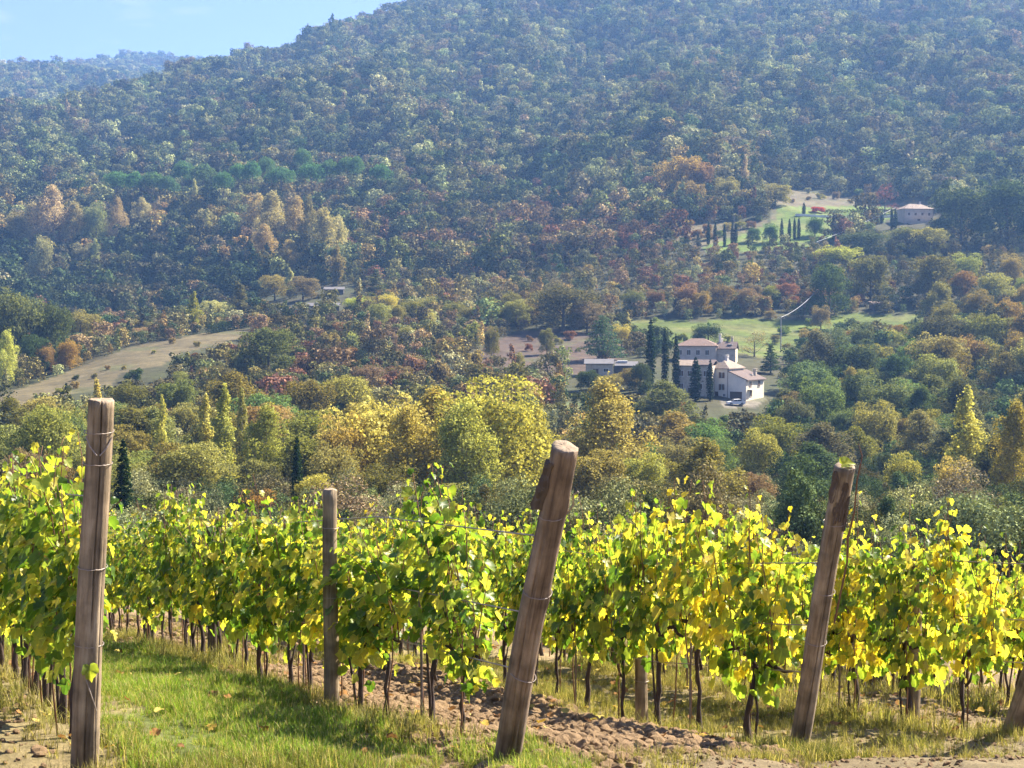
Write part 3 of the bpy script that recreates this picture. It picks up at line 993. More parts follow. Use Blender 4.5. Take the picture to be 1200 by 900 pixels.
# left slope
for (k, u, vb, vt, w, c, lab) in [
    ('broad', 18, 440, 325, 78, C_GREEN, 'large green tree on the left edge above the dry field'),
    ('broad', 62, 432, 342, 56, (0.085, 0.11, 0.04), 'green tree right of the largest tree on the left edge'),
    ('broad', 40, 442, 385, 40, C_DARK, 'dark green tree among the trees left of the dry field'),
    ('broad', 82, 433, 393, 32, (0.33, 0.21, 0.06), 'orange yellow tree at the left end of the dry field'),
    ('broad', 52, 440, 398, 30, (0.26, 0.19, 0.06), 'ochre tree left of the orange tree by the dry field'),
    ('plume', 8, 455, 388, 34, C_YEL, 'yellow tree at the left edge beside the dry field'),
    ('broad', 95, 405, 358, 55, C_OLIVE, 'olive tree behind the upper end of the dry field'),
    ('broad', 125, 385, 362, 30, C_BROWN, 'brown tree on the crest behind the dry field'),
    ('broad', 116, 370, 354, 24, C_GREEN, 'small green tree on the crest over the dark hollow'),
    ('shrub', 157, 446, 430, 26, C_DARK, 'dark round bush alone in the dry field'),
    ('column', 228, 389, 342, 25, (0.27, 0.27, 0.06), 'bright yellow green poplar at the top of the dry field'),
    ('column', 279, 376, 330, 30, (0.14, 0.15, 0.06), 'grey green poplar behind the dark clipped hedge'),
    ('broad', 250, 379, 348, 34, C_PALE, 'pale leaved tree between the two poplars by the dry field'),
    ('broad', 303, 374, 350, 30, C_BROWN, 'brown tree right of the grey green poplar'),
    ('column', 395, 334, 288, 26, (0.22, 0.22, 0.08), 'pale yellow poplar behind the low barns'),
    ('broad', 322, 352, 318, 42, C_OLIVE, 'olive tree behind the left end of the barns'),
    ('broad', 355, 352, 320, 44, C_BROWN, 'round grey brown tree behind the barns'),
    ('column', 340, 350, 314, 18, C_PALE, 'pale slender poplar between the trees behind the barns'),
    ('conifer', 441, 352, 314, 28, (0.11, 0.12, 0.07), 'grey green conifer right of the barns'),
    ('broad', 418, 372, 344, 36, C_YG, 'yellow green tree at the right end of the barns'),
    ('broad', 315, 442, 376, 72, (0.13, 0.14, 0.055), 'big olive green tree at the right end of the dry field'),
    ('broad', 288, 438, 404, 40, C_OLIVE, 'olive bush left of the big olive green tree'),
    ('broad', 250, 455, 424, 44, (0.15, 0.12, 0.05), 'brown green tree at the lower right of the dry field'),
    ('broad', 214, 458, 432, 30, C_OLIVE, 'olive bush on the lower edge of the dry field'),
    # red brown field and what stands on it
    ('broad', 576, 420, 380, 24, (0.17, 0.15, 0.06), 'olive tree standing at the left of the red brown field'),
    ('broad', 641, 416, 380, 25, (0.18, 0.16, 0.07), 'olive tree standing in the middle of the red brown field'),
    ('broad', 608, 432, 412, 18, C_OLIVE, 'smallest tree on the near edge of the red brown field'),
    ('broad', 660, 388, 326, 92, (0.13, 0.115, 0.05), 'largest olive brown tree above the red brown field'),
    ('broad', 688, 390, 348, 48, C_BROWN, 'brown autumn tree right of the largest olive brown tree'),
    ('cedar', 706, 422, 368, 54, C_BLUE, 'blue green cedar beside the flat roofed shed'),
    ('column', 735, 386, 366, 14, C_PALE, 'pale slim tree at the left end of the green meadow'),
    ('shrub', 669, 398, 387, 20, C_RUS, 'reddish bush at the right end of the red brown field'),
    ('broad', 728, 408, 378, 26, C_GOLD, 'ochre tree between cedar and green meadow'),
    # around the farmhouse
    ('broad', 790, 494, 462, 30, (0.24, 0.115, 0.07), 'small reddish tree in front of the farmhouse wing'),
    ('broad', 830, 402, 378, 42, (0.08, 0.11, 0.05), 'dark green tree in the meadow behind the farmhouse roofs'),
    ('bare', 884, 418, 388, 40, C_BROWN, 'bare branched tree right of the farmhouse roofs'),
    ('conifer', 903, 438, 402, 26, C_DARK, 'dark conifer beside the sunlit side of the farmhouse'),
    ('shrub', 935, 462, 440, 24, (0.15, 0.19, 0.05), 'light green bush right of the farmhouse'),
    ('shrub', 918, 392, 382, 20, C_GREEN, 'low green bush on the meadow by the utility pole'),
    ('broad', 750, 462, 420, 34, C_DARK, 'dark evergreen tree left of the cypresses at the farmhouse'),
    ('broad', 690, 458, 430, 36, C_DARK, 'dark tree before the left wall of the flat roofed shed'),
    ('broad', 712, 460, 436, 34, C_OLIVE, 'olive tree before the middle of the flat roofed shed'),
    ('broad', 738, 456, 430, 30, (.2, .19, .07), 'olive tree before the right half of the flat roofed shed'),
    ('shrub', 805, 482, 468, 26, (0.13, 0.15, 0.06), 'green bush under the farmhouse wing'),
    ('shrub', 840, 502, 488, 30, (0.15, 0.19, 0.05), 'light green bush below the parked white car'),
    ('broad', 932, 505, 452, 56, (0.19, 0.16, 0.07), 'olive brown tree just right of the sunlit farmhouse side'),
    # upper estate
    ('broad', 797, 236, 176, 62, (0.34, 0.27, 0.08), 'big golden tree at the left of the upper estate'),
    ('broad', 822, 234, 184, 34, (0.30, 0.17, 0.08), 'orange brown tree beside the big golden tree'),
    ('column', 873, 228, 182, 16, C_PALE, 'pale narrow tree on the slope above the upper lawn'),
    ('broad', 850, 242, 206, 36, C_OLIVE, 'olive tree left of the upper lawn'),
    ('broad', 908, 240, 212, 44, C_OLIVE, 'olive brown tree at the top of the upper lawn'),
    ('broad', 808, 258, 206, 38, (0.26, 0.22, 0.09), 'yellow olive tree below the big golden tree'),
    ('bare', 1037, 252, 216, 36, (0.18, 0.08, 0.07), 'bare reddish tree left of the upper villa'),
    ('shrub', 957, 249, 242, 22, (.36, .07, .07), 'bright red bush at the edge of the upper lawn'),
    ('broad', 1126, 282, 212, 76, C_DARK, 'big dark green tree right of the upper villa'),
    ('broad', 1180, 286, 196, 90, C_DARK, 'dark green tree at the right edge beyond the upper villa'),
    ('broad', 1063, 292, 262, 66, C_GREEN, 'green tree below the upper villa'),
    ('broad', 1010, 302, 266, 60, (0.09, 0.10, 0.045), 'dark olive tree below the upper lawn'),
    ('broad', 985, 316, 284, 60, C_YG, 'yellow green tree below the row of cypresses'),
    ('broad', 1090, 300, 262, 50, C_OLIVE, 'olive tree in front of the upper villa wall'),
    ('broad', 972, 372, 300, 56, (0.075, 0.095, 0.035), 'dark green tree at the far edge of the meadow'),
    ('broad', 1020, 352, 292, 54, (0.17, 0.15, 0.05), 'olive gold tree left of the small field hut'),
    ('broad', 1095, 352, 292, 56, (0.14, 0.13, 0.045), 'olive tree right of the small field hut'),
    ('broad', 962, 386, 356, 26, C_BROWN, 'small brown tree on the meadow right of the utility pole'),
]:
    tree(k, u, vb, vb - vt, w, c, lab)

# cypresses at the farmhouse
for (u, vb, vt, w, lab) in [(762, 458, 378, 15, 'tallest dark cypress left of the farmhouse'), (779, 456, 389, 11, 'slender cypress second from the left by the farmhouse'),
                            (792, 462, 395, 11, 'slender cypress third from the left by the farmhouse'), (815, 470, 421, 17, 'soft broad cypress in front of the farmhouse wing'),
                            (832, 470, 424, 11, 'short cypress against the white farmhouse wall')]:
    tree('cypress', u, vb, vb - vt, w, C_CYP, lab, 'cypresses by the farmhouse')
for i, (u, vb, vt) in enumerate([(818, 291, 276), (830, 287, 262), (838, 290, 263), (849, 289, 265), (858, 287, 264), (862, 287, 264), (916, 286, 259), (925, 284, 259), (931, 281, 258), (936, 280, 257),
                                 (942, 253, 239), (977, 279, 251), (985, 279, 256), (989, 279, 256), (1028, 262, 250), (1033, 262, 250), (1045, 269, 247), (1049, 269, 247)]):
    lab = ('slim cypress in the left part of the row below the upper lawn' if u < 870 else 'lone small cypress at the red bush on the upper lawn' if u == 942 else
           'slim cypress in the middle of the row below the upper lawn' if u < 960 else 'slim cypress in the right part of the row below the upper lawn' if u < 1000 else 'slim cypress beside the upper villa')
    tree('cypress', u, vb, (vb - vt) * 1.05, R.uniform(5.2, 7.0), C_CYP, lab, 'cypresses along the upper lawn')
for (u, vb, vt, w, lab) in [(902, 284, 260, 19, 'small round tree between the cypress groups of the upper lawn'), (882, 283, 263, 18, 'small round tree left of the one between the cypress groups'),
                            (955, 276, 252, 24, 'largest round tree below the red bush of the upper lawn')]:
    tree('broad', u, vb + 1, vb - vt, w * 1.1, (.07, .12, .045), lab)

# stone pines on the lower mountain
for i, (u, vt, w) in enumerate([(137, 203, 36), (158, 206, 28), (180, 203, 38), (197, 208, 28), (215, 194, 30), (238, 198, 38), (262, 203, 26), (280, 190, 28), (296, 195, 26), (312, 186, 26),
                                (330, 199, 40), (355, 180, 26), (366, 193, 42), (386, 190, 26), (408, 183, 32), (417, 190, 24), (446, 195, 30)]):
    tree('pine', u, vt + 46 + (i * 7 % 5), 48 + (i * 5 % 7), w * .95, C_PINE, 'dark green stone pine with a flat umbrella crown in the line across the lower mountain' if i < 16 else 'rightmost stone pine standing apart at the end of the line',
         'stone pines on the lower mountain')
# pale poplars and gold trees at the mountain foot
for (u, vb, vt, w, k, c) in [(62, 288, 222, 44, 'plume', C_PALE), (38, 288, 240, 36, 'plume', (.33, .32, .16)), (20, 286, 244, 30, 'broad', C_OLIVE), (90, 284, 238, 30, 'plume', (.33, .32, .15)), (113, 280, 236, 34, 'broad', (.26, .28, .12)),
                             (137, 278, 233, 24, 'plume', (.38, .31, .16)), (166, 262, 232, 24, 'plume', C_PALE), (186, 260, 232, 14, 'column', C_PALE), (228, 246, 212, 15, 'column', C_PALE), (243, 272, 246, 18, 'column', (.28, .29, .13)),
                             (300, 275, 228, 32, 'plume', C_PALE), (318, 290, 226, 40, 'plume', (.37, .35, .16)), (345, 292, 232, 36, 'plume', (.39, .34, .16)), (362, 300, 234, 22, 'plume', C_BROWN), (382, 306, 246, 38, 'plume', (.39, .36, .17)),
                             (308, 312, 264, 32, 'plume', (.36, .31, .15)), (340, 318, 284, 34, 'plume', (.38, .32, .15)), (398, 300, 255, 20, 'plume', C_PALE), (50, 328, 282, 28, 'plume', (.34, .33, .15)), (97, 312, 284, 28, 'broad', (.27, .25, .13)), (112, 310, 280, 14, 'plume', C_PALE)]:
    tone = 'pale yellow' if c[0] >= .36 else 'olive yellow'
    place = 'at the left foot of the mountain' if u < 150 else 'in the dark slope under the stone pines' if u < 260 else 'in the sunlit clump above the barns'
    tree(k, u, vb + 10, (vb - vt) * 1.05 + 10, w * 1.1, c, '%s tree %s' % (tone, place), 'light autumn trees at the mountain foot')


def fill(poly, n, hr, wr, kinds, cols, place, gap, group, on_open=False):
    """many trees of one wood, none closer than gap (picture px, weighted by depth)"""
    us = [p[0] for p in poly]; vs = [p[1] for p in poly]
    got, tries = [], 0
    while len(got) < n and tries < n * 60:
        tries += 1
        u, v = R.uniform(min(us), max(us)), R.uniform(min(vs), max(vs))
        if not in_poly(np.array([u]), np.array([v]), poly)[0]: continue
        if any(abs(u - a) < gap and abs(v - b) < gap * .5 for a, b in got): continue
        if not on_open and open_land(np.array([u]), np.array([v]))[0]: continue
        got.append((u, v))
        p = cast(u, v)
        if p is None: continue
        k = p.y / F
        h = R.uniform(*hr); w = h * R.uniform(*wr)
        if v > 470:                                   # keep the farmhouse in view
            lim = 483 if 785 < u < 908 else 456 if 908 <= u < 940 else 0
            if lim: h = min(h, (v - lim) * k)
            if lim and h < 1.2: continue
            w = min(w, h * 1.5)
        kind = R.choice(kinds)
        nm, c = R.choice(cols)
        noun = 'poplar' if kind in ('plume', 'column') else 'bush' if kind == 'shrub' else 'tree'
        tree(kind, u, v, h / k, (w if kind != 'column' else w * .5) / k, c, '%s %s %s' % (nm, noun, place), group, pos=p, jit=.15)


GR, OL, YG = ('green leaved', C_GREEN), ('olive leaved', C_OLIVE), ('yellow green', (0.19, 0.18, 0.05))
DK, GO, BR, RU = ('dark green', (0.085, 0.11, 0.048)), ('golden', C_GOLD), ('brownish', C_BROWN), ('russet', (.21, .135, .072))
BG = ('grey green', (0.14, 0.165, 0.085))
fill([(925, 465), (960, 425), (1110, 415), (1110, 520), (900, 530)], 32, (8, 16), (.6, 1.1), ['broad', 'broad', 'plume'], [GR, DK, BG, OL, GR], 'in the dense wood right of the farmhouse', 24, 'trees of the wood right of the farmhouse')
fill([(1080, 330), (1210, 330), (1210, 470), (1110, 470)], 24, (9, 14), (.8, 1.1), ['broad', 'broad', 'plume'], [OL, YG, OL, GR, ('ochre', (.24, .18, .06))], 'on the slope at the right edge of the view', 26, 'trees on the slope at the right edge')
fill([(780, 512), (1210, 500), (1210, 600), (780, 600)], 38, (6, 14), (.6, 1.1), ['broad', 'broad', 'plume'], [GR, DK, OL, BG, OL, YG], 'between the dense wood and the vines on the right', 24, 'trees behind the vines on the right')
fill([(0, 500), (420, 500), (420, 600), (0, 600)], 30, (7, 13), (.8, 1.15), ['broad', 'broad', 'plume'], [OL, YG, OL, GR, YG], 'in the belt behind the vines on the left', 30, 'trees behind the vines on the left')
fill([(640, 490), (790, 490), (800, 600), (690, 600)], 10, (5, 9), (.8, 1.1), ['broad'], [OL, GR, DK, YG], 'on the slope below the flat roofed shed', 24, 'trees below the flat roofed shed')
fill([(660, 445), (750, 445), (800, 482), (820, 492), (900, 492), (900, 512), (700, 505)], 24, (1.5, 3.6), (.9, 1.4), ['broad', 'shrub', 'shrub'], [DK, GR, OL, OL], 'in the garden below the farmhouse', 13, 'garden trees below the farmhouse')
fill([(430, 372), (640, 368), (640, 382), (430, 390)], 16, (7, 11), (.9, 1.2), ['broad'], [YG, ('pale yellow', (.27, .24, .09)), OL, GO], 'in the yellow tree line above the russet scrub', 14, 'yellow tree line above the russet scrub')
fill([(380, 395), (560, 400), (560, 440), (620, 450), (400, 470), (330, 440)], 20, (5, 8), (.9, 1.3), ['broad', 'shrub'], [RU, OL, BR, RU], 'in the russet scrub left of the red brown field', 20, 'scrub trees left of the red brown field')
fill([(740, 362), (960, 352), (960, 366), (740, 372)], 12, (7, 11), (.8, 1.1), ['broad'], [BR, RU, OL, GR], 'along the upper edge of the green meadow', 16, 'trees along the upper edge of the meadow')
fill([(930, 405), (1080, 400), (1100, 425), (940, 432)], 12, (5, 9), (.9, 1.3), ['broad'], [GO, OL, DK, ('ochre', (.26, .17, .06))], 'along the lower edge of the green meadow', 16, 'trees along the lower edge of the meadow')
fill([(190, 425), (310, 398), (320, 440), (150, 486), (60, 492), (120, 470)], 9, (1.2, 2.8), (1.2, 1.8), ['shrub'], [OL, BR, DK, RU], 'on the lower edge of the dry field', 16, 'bushes on the lower edge of the dry field')
fill([(0, 455), (90, 425), (150, 402), (250, 382), (250, 376), (120, 385), (0, 440)], 12, (2, 5), (1.0, 1.5), ['shrub', 'broad'], [OL, BR, ('pale', (.3, .27, .14)), GR], 'along the upper edge of the dry field', 16, 'bushes along the upper edge of the dry field')
fill([(890, 222), (1000, 228), (1055, 238), (1000, 240), (905, 238)], 14, (2, 4.5), (1.2, 2.0), ['shrub', 'broad'], [OL, BR, ('pale', (.26, .24, .13)), GR], 'on the bare strip above the upper lawn', 12, 'bushes above the upper lawn', True)
fill([(785, 282), (800, 262), (880, 258), (905, 250), (880, 270), (815, 288)], 14, (2, 5), (1.1, 1.8), ['shrub', 'broad'], [OL, BR, RU, GR], 'on the brown slope left of the upper lawn', 12, 'bushes left of the upper lawn', True)
fill([(550, 425), (600, 395), (700, 392), (740, 405), (700, 432), (640, 440)], 9, (1.5, 3.5), (1.1, 1.6), ['shrub'], [OL, BR, RU], 'scattered on the red brown field', 20, 'bushes on the red brown field', True)
fill([(60, 445), (200, 402), (280, 392), (200, 420), (130, 440), (60, 470)], 9, (1, 2.4), (1.1, 1.7), ['shrub'], [OL, BR, DK], 'scattered on the dry field', 18, 'bushes on the dry field', True)
fill([(740, 378), (1080, 370), (1070, 386), (960, 405), (760, 402)], 12, (1.2, 3.5), (1.0, 1.6), ['shrub', 'broad'], [OL, GR, BR, GR], 'scattered on the green meadow', 22, 'bushes on the green meadow', True)
print('trees', N_TREES)

# dark clipped hedge
pts = [cast(243, 392), cast(300, 381)]
rg = np.random.default_rng(9)
dv = pts[1] - pts[0]; L = dv.length
lob = [(np.array([L * (i + .5) / 16, 0, 1.5]), np.array([L / 24, 1.3, 1.7])) for i in range(16)]
v_, l_, c_ = crown_from_lobes(rg, lob, 5200, .34, inner=.6, up=.2, stray=.02)
hd = link('hedge', np_mesh('hedge', v_, l_, c_, [M_TREE]))
hd.location = pts[0]; hd.rotation_euler = (0, -math.atan2(dv.z, math.hypot(dv.x, dv.y)), math.atan2(dv.y, dv.x)); hd.color = (0.03, 0.05, 0.026, 1)
tag(hd, 'long dark clipped hedge at the top of the dry field', 'hedge')

# ---------------------------------------------------------------- houses
M_WHITE = plain('white_render', (0.70, 0.655, 0.56), 0.9, 0.12, 0.6, bump=0.1)
M_CREAM = plain('cream_render', (0.68, 0.60, 0.46), 0.9, 0.12, 0.6, bump=0.1)
M_STONE = plain('stone_wall', (0.46, 0.39, 0.30), 0.95, 0.35, 2.2, bump=0.6)
M_PINKW = plain('pink_grey_render', (0.50, 0.42, 0.33), 0.9, 0.2, 0.8, bump=0.1)
M_TRIM = plain('pale_trim', (0.70, 0.67, 0.6), 0.8, 0.1, 3)
M_DOOR = plain('door_brown', (0.09, 0.055, 0.035), 0.7, 0.3, 5)
M_SHUT = plain('shutter_brown', (0.12, 0.075, 0.05), 0.7, 0.3, 5)
M_GLASS = plain('window_glass', (0.025, 0.03, 0.036), 0.12, 0.2, 3, spec=0.6)
M_SHEET = plain('sheet_roof', (0.125, 0.115, 0.108), 0.6, 0.25, 0.9)
M_DARKWALL = plain('dark_boards', (0.10, 0.085, 0.075), 0.9, 0.4, 3, stretch=(6, 6, .4))


def tile_mat(name, col):
    m, ns, ls = new_mat(name)
    out = N(ns, 'ShaderNodeOutputMaterial'); b = N(ns, 'ShaderNodeBsdfPrincipled'); b.inputs['Roughness'].default_value = .9
    tc = N(ns, 'ShaderNodeTexCoord'); wv = N(ns, 'ShaderNodeTexWave', bands_direction='X'); wv.inputs['Scale'].default_value = 1.4; wv.inputs['Distortion'].default_value = .6
    no = N(ns, 'ShaderNodeTexNoise'); no.inputs['Scale'].default_value = 1.3; no.inputs['Detail'].default_value = 9; no.inputs['Roughness'].default_value = .75
    rp = N(ns, 'ShaderNodeValToRGB')
    rp.color_ramp.elements[0].position = .3; rp.color_ramp.elements[0].color = (*[c * .6 for c in col], 1)
    rp.color_ramp.elements[1].position = .7; rp.color_ramp.elements[1].color = (*[min(1, c * 1.3) for c in col], 1)
    ls.new(tc.outputs['Object'], wv.inputs['Vector']); ls.new(tc.outputs['Object'], no.inputs['Vector']); ls.new(no.outputs['Fac'], rp.inputs['Fac'])
    ls.new(rp.outputs['Color'], b.inputs['Base Color'])
    bp = N(ns, 'ShaderNodeBump'); bp.inputs['Strength'].default_value = .7; bp.inputs['Distance'].default_value = .08
    ls.new(wv.outputs['Fac'], bp.inputs['Height']); ls.new(bp.outputs['Normal'], b.inputs['Normal'])
    ls.new(b.outputs[0], out.inputs['Surface'])
    return m


M_TILE = tile_mat('terracotta_tiles', (0.205, 0.13, 0.092))
M_TILE_D = tile_mat('weathered_tiles', (0.125, 0.085, 0.07))
M_TILE_P = tile_mat('pale_tiles', (0.26, 0.195, 0.145))


def window(parent, face, s, z, w=1.0, h=1.3, shutters=True, off=0.0):
    """face: 'f' wall in the plane y=off looking to -y (s along x), 'r' wall in the plane x=off looking to +x (s along y)"""
    fr = MB(); pa = MB(); sh = MB()
    def bx(mb, ds, dz, ws, hz, depth, out_):
        if face == 'f': mb.box((s + ds, off - out_, z + dz), (ws, depth, hz))
        else: mb.box((off + out_, s + ds, z + dz), (depth, ws, hz))
    for ds, dz, ws, hz in ((0, h / 2 + .05, w + .24, .11), (0, -h / 2 - .06, w + .34, .13), (-w / 2 - .06, 0, .11, h), (w / 2 + .06, 0, .11, h), (0, 0, .06, h)):
        bx(fr, ds, dz, ws, hz, .12, .04)
    f = fr.build('window', M_TRIM, parent)
    bx(pa, 0, 0, w, h, .04, .012)
    pa.build('pane', M_GLASS, f)
    if shutters:
        for sg in (-1, 1):
            s2 = MB(); bx(s2, sg * (w * .5 - w * .12), 0, w * .36, h * 1.02, .05, .11)
            s2.build('shutter', M_SHUT, f)


def chimney(parent, x, y, z0, z1, pale=True):
    c = MB(); c.box((x, y, (z0 + z1) / 2), (.6, .6, z1 - z0)); c.box((x, y, z1 + .1), (.8, .8, .14))
    for sx in (-.25, .25): c.box((x + sx, y, z1 + .3), (.12, .6, .3))
    c.box((x, y, z1 + .5), (.85, .85, .1))
    c.build('chimney', M_WHITE if pale else M_STONE, parent)


def gable_roof(parent, x0, x1, y0, y1, z, rise, ov=.45, axis='x', mat=None, thick=.18, name='roof'):
    mb = MB()
    if axis == 'x':
        ym = (y0 + y1) / 2; k = rise / (ym - y0)
        a = [(y0 - ov, z - k * ov), (ym, z + rise), (y1 + ov, z - k * ov), (y1 + ov, z - k * ov + thick), (ym, z + rise + thick), (y0 - ov, z - k * ov + thick)]
        mb.prism(a, x0 - ov, x1 + ov, axis='x')
    else:
        xm = (x0 + x1) / 2; k = rise / (xm - x0)
        a = [(x0 - ov, z - k * ov), (xm, z + rise), (x1 + ov, z - k * ov), (x1 + ov, z - k * ov + thick), (xm, z + rise + thick), (x0 - ov, z - k * ov + thick)]
        mb.prism(a, y0 - ov, y1 + ov, axis='y')
    return mb.build(name, mat or M_TILE, parent)


def hip_roof(parent, x0, x1, y0, y1, z, rise, ov=.45, mat=None):
    X0, X1, Y0, Y1 = x0 - ov, x1 + ov, y0 - ov, y1 + ov
    d = min(X1 - X0, Y1 - Y0) / 2
    if X1 - X0 >= Y1 - Y0: r = [(X0 + d, (Y0 + Y1) / 2), (X1 - d, (Y0 + Y1) / 2)]
    else: r = [((X0 + X1) / 2, Y0 + d), ((X0 + X1) / 2, Y1 - d)]
    if abs(r[0][0] - r[1][0]) + abs(r[0][1] - r[1][1]) < .1:
        if X1 - X0 >= Y1 - Y0: r[1] = (r[1][0] + .1, r[1][1])
        else: r[1] = (r[1][0], r[1][1] + .1)
    v = [(X0, Y0, z), (X1, Y0, z), (X1, Y1, z), (X0, Y1, z), (r[0][0], r[0][1], z + rise), (r[1][0], r[1][1], z + rise)]
    v += [(X0, Y0, z - .16), (X1, Y0, z - .16), (X1, Y1, z - .16), (X0, Y1, z - .16)]
    if X1 - X0 >= Y1 - Y0: f = [(0, 1, 5, 4), (1, 2, 5), (2, 3, 4, 5), (3, 0, 4)]
    else: f = [(0, 1, 4), (1, 2, 5, 4), (2, 3, 5), (3, 0, 4, 5)]
    f += [(0, 6, 7, 1), (1, 7, 8, 2), (2, 8, 9, 3), (3, 9, 6, 0), (9, 8, 7, 6)]
    return MB().add(v, f).build('roof', mat or M_TILE, parent)


BETA = math.radians(35)        # the walls of the farm run 35 degrees off the view
# local frame of every farm building: +x to the right along the shaded front, +y away; rotated so that the right wall catches the sun
corner = cast(874, 470)


def farm_frame(name, u, v, dy=0.0):
    p = cast(u, v)
    e = empty(name, p, math.radians(-35))
    return e


# white farmhouse: front block with hip roof, right block with a mono pitch roof; origin at its near right corner
K = corner.y / F               # metres per pixel here
wh = empty('farmhouse', corner, -BETA)
# local +x axis points right and towards the viewer after this turn: the front runs along -x, the sunlit side along +y
w2, w1, dp = 19 * K / math.cos(BETA), 21 * K / math.cos(BETA), 30 * K / math.sin(BETA) * .92
H2, H1 = 24 * K, 37 * K
mb = MB()
mb.prism([(-w2, -2.5), (0, -2.5), (0, H2 + .2), (-w2, H1 * .98 - .4)], 0, dp, axis='y')
mb.build('wall', M_WHITE, wh)
mb = MB()
k2 = (H1 * .98 - .4 - H2 - .2) / w2
mb.prism([(-w2 - .1, H1 * .98 - .4 + .1 * k2), (.6, H2 + .2 - .6 * k2), (.6, H2 + .4 - .6 * k2), (-w2 - .1, H1 * .98 - .2 + .1 * k2)], -.25, dp + .4, axis='y')
rf = mb.build('roof', M_TILE_D, wh)
sk = MB(); sk.box((-w2 * .35, dp * .62, H2 + .36 + k2 * w2 * .35 + .1), (1.1, .8, .08)); sk.build('skylight', M_TRIM, rf)
mb = MB(); mb.box((-w2 - w1 / 2, dp * .42, H1 / 2 - 1.0), (w1, dp * .84 - .2, H1 + 2.0)); mb.build('wall', M_WHITE, wh)
hip_roof(wh, -w2 - w1, -w2, .1, dp * .84 - .1, H1 + .17, 1.9, mat=M_TILE_P)
wa = MB(); wa.box((-.004 + .03, dp / 2, H2 / 2 - 1), (.06, dp - .04, H2 + 1.9)); wa.build('sunlit_wall', M_CREAM, wh)
for zz in (H1 * .80, H1 * .42): window(wh, 'f', -w2 - w1 * .33, zz, 1.3, 1.35, off=.1)
window(wh, 'f', -w2 - w1 * .86, H1 * .84, .6, .9, shutters=False, off=.1)
for s_, zz in ((dp * .22, H2 * .78), (dp * .70, H2 * .80), (dp * .25, H2 * .36)): window(wh, 'r', s_, zz, 1.0, 1.4, off=.06)
ba = MB(); ba.box((.55, dp * .22, H2 * .55), (1.0, 2.6, .12))
for q in range(7): ba.box((1.0, dp * .22 - 1.2 + q * .4, H2 * .55 + .5), (.05, .05, .9))
ba.box((1.0, dp * .22, H2 * .55 + .98), (.07, 2.6, .06)); ba.build('balcony', M_TRIM, wh)
gd = MB(); gd.box((-w2 * .55, -.03, 1.05), (w2 * .66, .1, 2.1)); g_ = gd.build('garage_door', M_DOOR, wh)
gl_ = MB(); gl_.box((-w2 * .55, -.045, 2.25), (w2 * .74, .14, .2)); gl_.build('lintel', M_TRIM, g_)
dr = MB(); dr.box((-w2 - w1 * .62, .06, 1.0), (1.1, .1, 2.0)); dr.build('door', M_DOOR, wh)
window(wh, 'f', -w2 - w1 * .2, 1.2, .6, .6, shutters=False, off=.1)
pi_ = MB(); pi_.tube([(-w2 - .12, .02, 0), (-w2 - .12, .02, H1)], .06, 6); pi_.build('drainpipe', M_SHUT, wh)
chimney(wh, -w2 - w1 * .45, dp * .4, H1 + .9, H1 + 2.7)
chimney(wh, -w2 * .3, dp * .8, H2 + .9, H2 + 2.0, False)
tag(wh, 'white and cream farmhouse with hip roof, garage and sunlit right wall below the meadow', 'farmhouse')

# the long wing to its left
p = cast(836, 466)
wg = empty('farmhouse_wing', p, math.radians(-20))
ww = 43 * K / math.cos(math.radians(20))
mb = MB(); mb.box((-ww / 2 - .4, 3.2, 2.6), (ww, 6.4, 9.6)); mb.build('wall', M_STONE, wg)
mb = MB(); mb.prism([(-.5, 7.3), (3.2, 8.5), (6.9, 7.3), (6.9, 7.48), (3.2, 8.7), (-.5, 7.48)], -ww - .7, -ww * .50, axis='x'); mb.build('roof', M_TILE_P, wg)
mb = MB(); mb.prism([(-.5, 7.5), (3.2, 8.6), (6.9, 7.5), (6.9, 7.68), (3.2, 8.8), (-.5, 7.68)], -ww * .50, -.1, axis='x'); mb.build('roof', M_TILE_D, wg)
for s_ in (-ww * .85, -ww * .62, -ww * .2): window(wg, 'f', s_, 5.6, .9, 1.2, off=0)
for s_ in (-ww * .85, -ww * .35): window(wg, 'f', s_, 2.6, .9, 1.2, off=0)
dr = MB(); dr.box((-ww * .6, -.05, 1.1), (1.1, .1, 2.2)); dr.build('door', M_DOOR, wg)
tag(wg, 'long stone wing with pale tiled roof left of the white farmhouse, half hidden by cypresses', 'house')

# rear house on the higher ground
p = cast(839, 426)
K2 = p.y / F
rh = empty('rear_house', p, math.radians(-14))
ww = 47 * K2; zc = 20 * K2
mb = MB(); mb.box((-ww / 2, 3.8, zc / 2 - 1), (ww, 7.6, zc + 2)); mb.build('wall', M_PINKW, rh)
hip_roof(rh, -ww, 0, 0, 7.6, zc + .17, 2.0, mat=M_TILE)
for s_ in (-ww * .90, -ww * .68, -ww * .45, -ww * .22): window(rh, 'f', s_, zc - 1.7, .9, 1.3, off=0)
w3 = 22 * K2
mb = MB(); mb.box((w3 / 2 + .02, 4.6, zc / 2 - 1.3), (w3, 7.0, zc + 1.2)); mb.build('wall', M_STONE, rh)
gable_roof(rh, .35, w3, 1.1, 8.1, zc - .6, 1.7, ov=.35, mat=M_TILE_D)
sk = MB(); sk.box((w3 * .7, 2.6, zc + .55), (1.3, .8, .1)); sk.build('skylight', M_TRIM, rh)
chimney(rh, w3 * .12, 4.2, zc + 1.0, zc + 3.0)
chimney(rh, w3 * .75, 5.4, zc + .8, zc + 2.2, False)
tag(rh, 'pinkish rear house with terracotta roof and white chimney above the long wing', 'house')

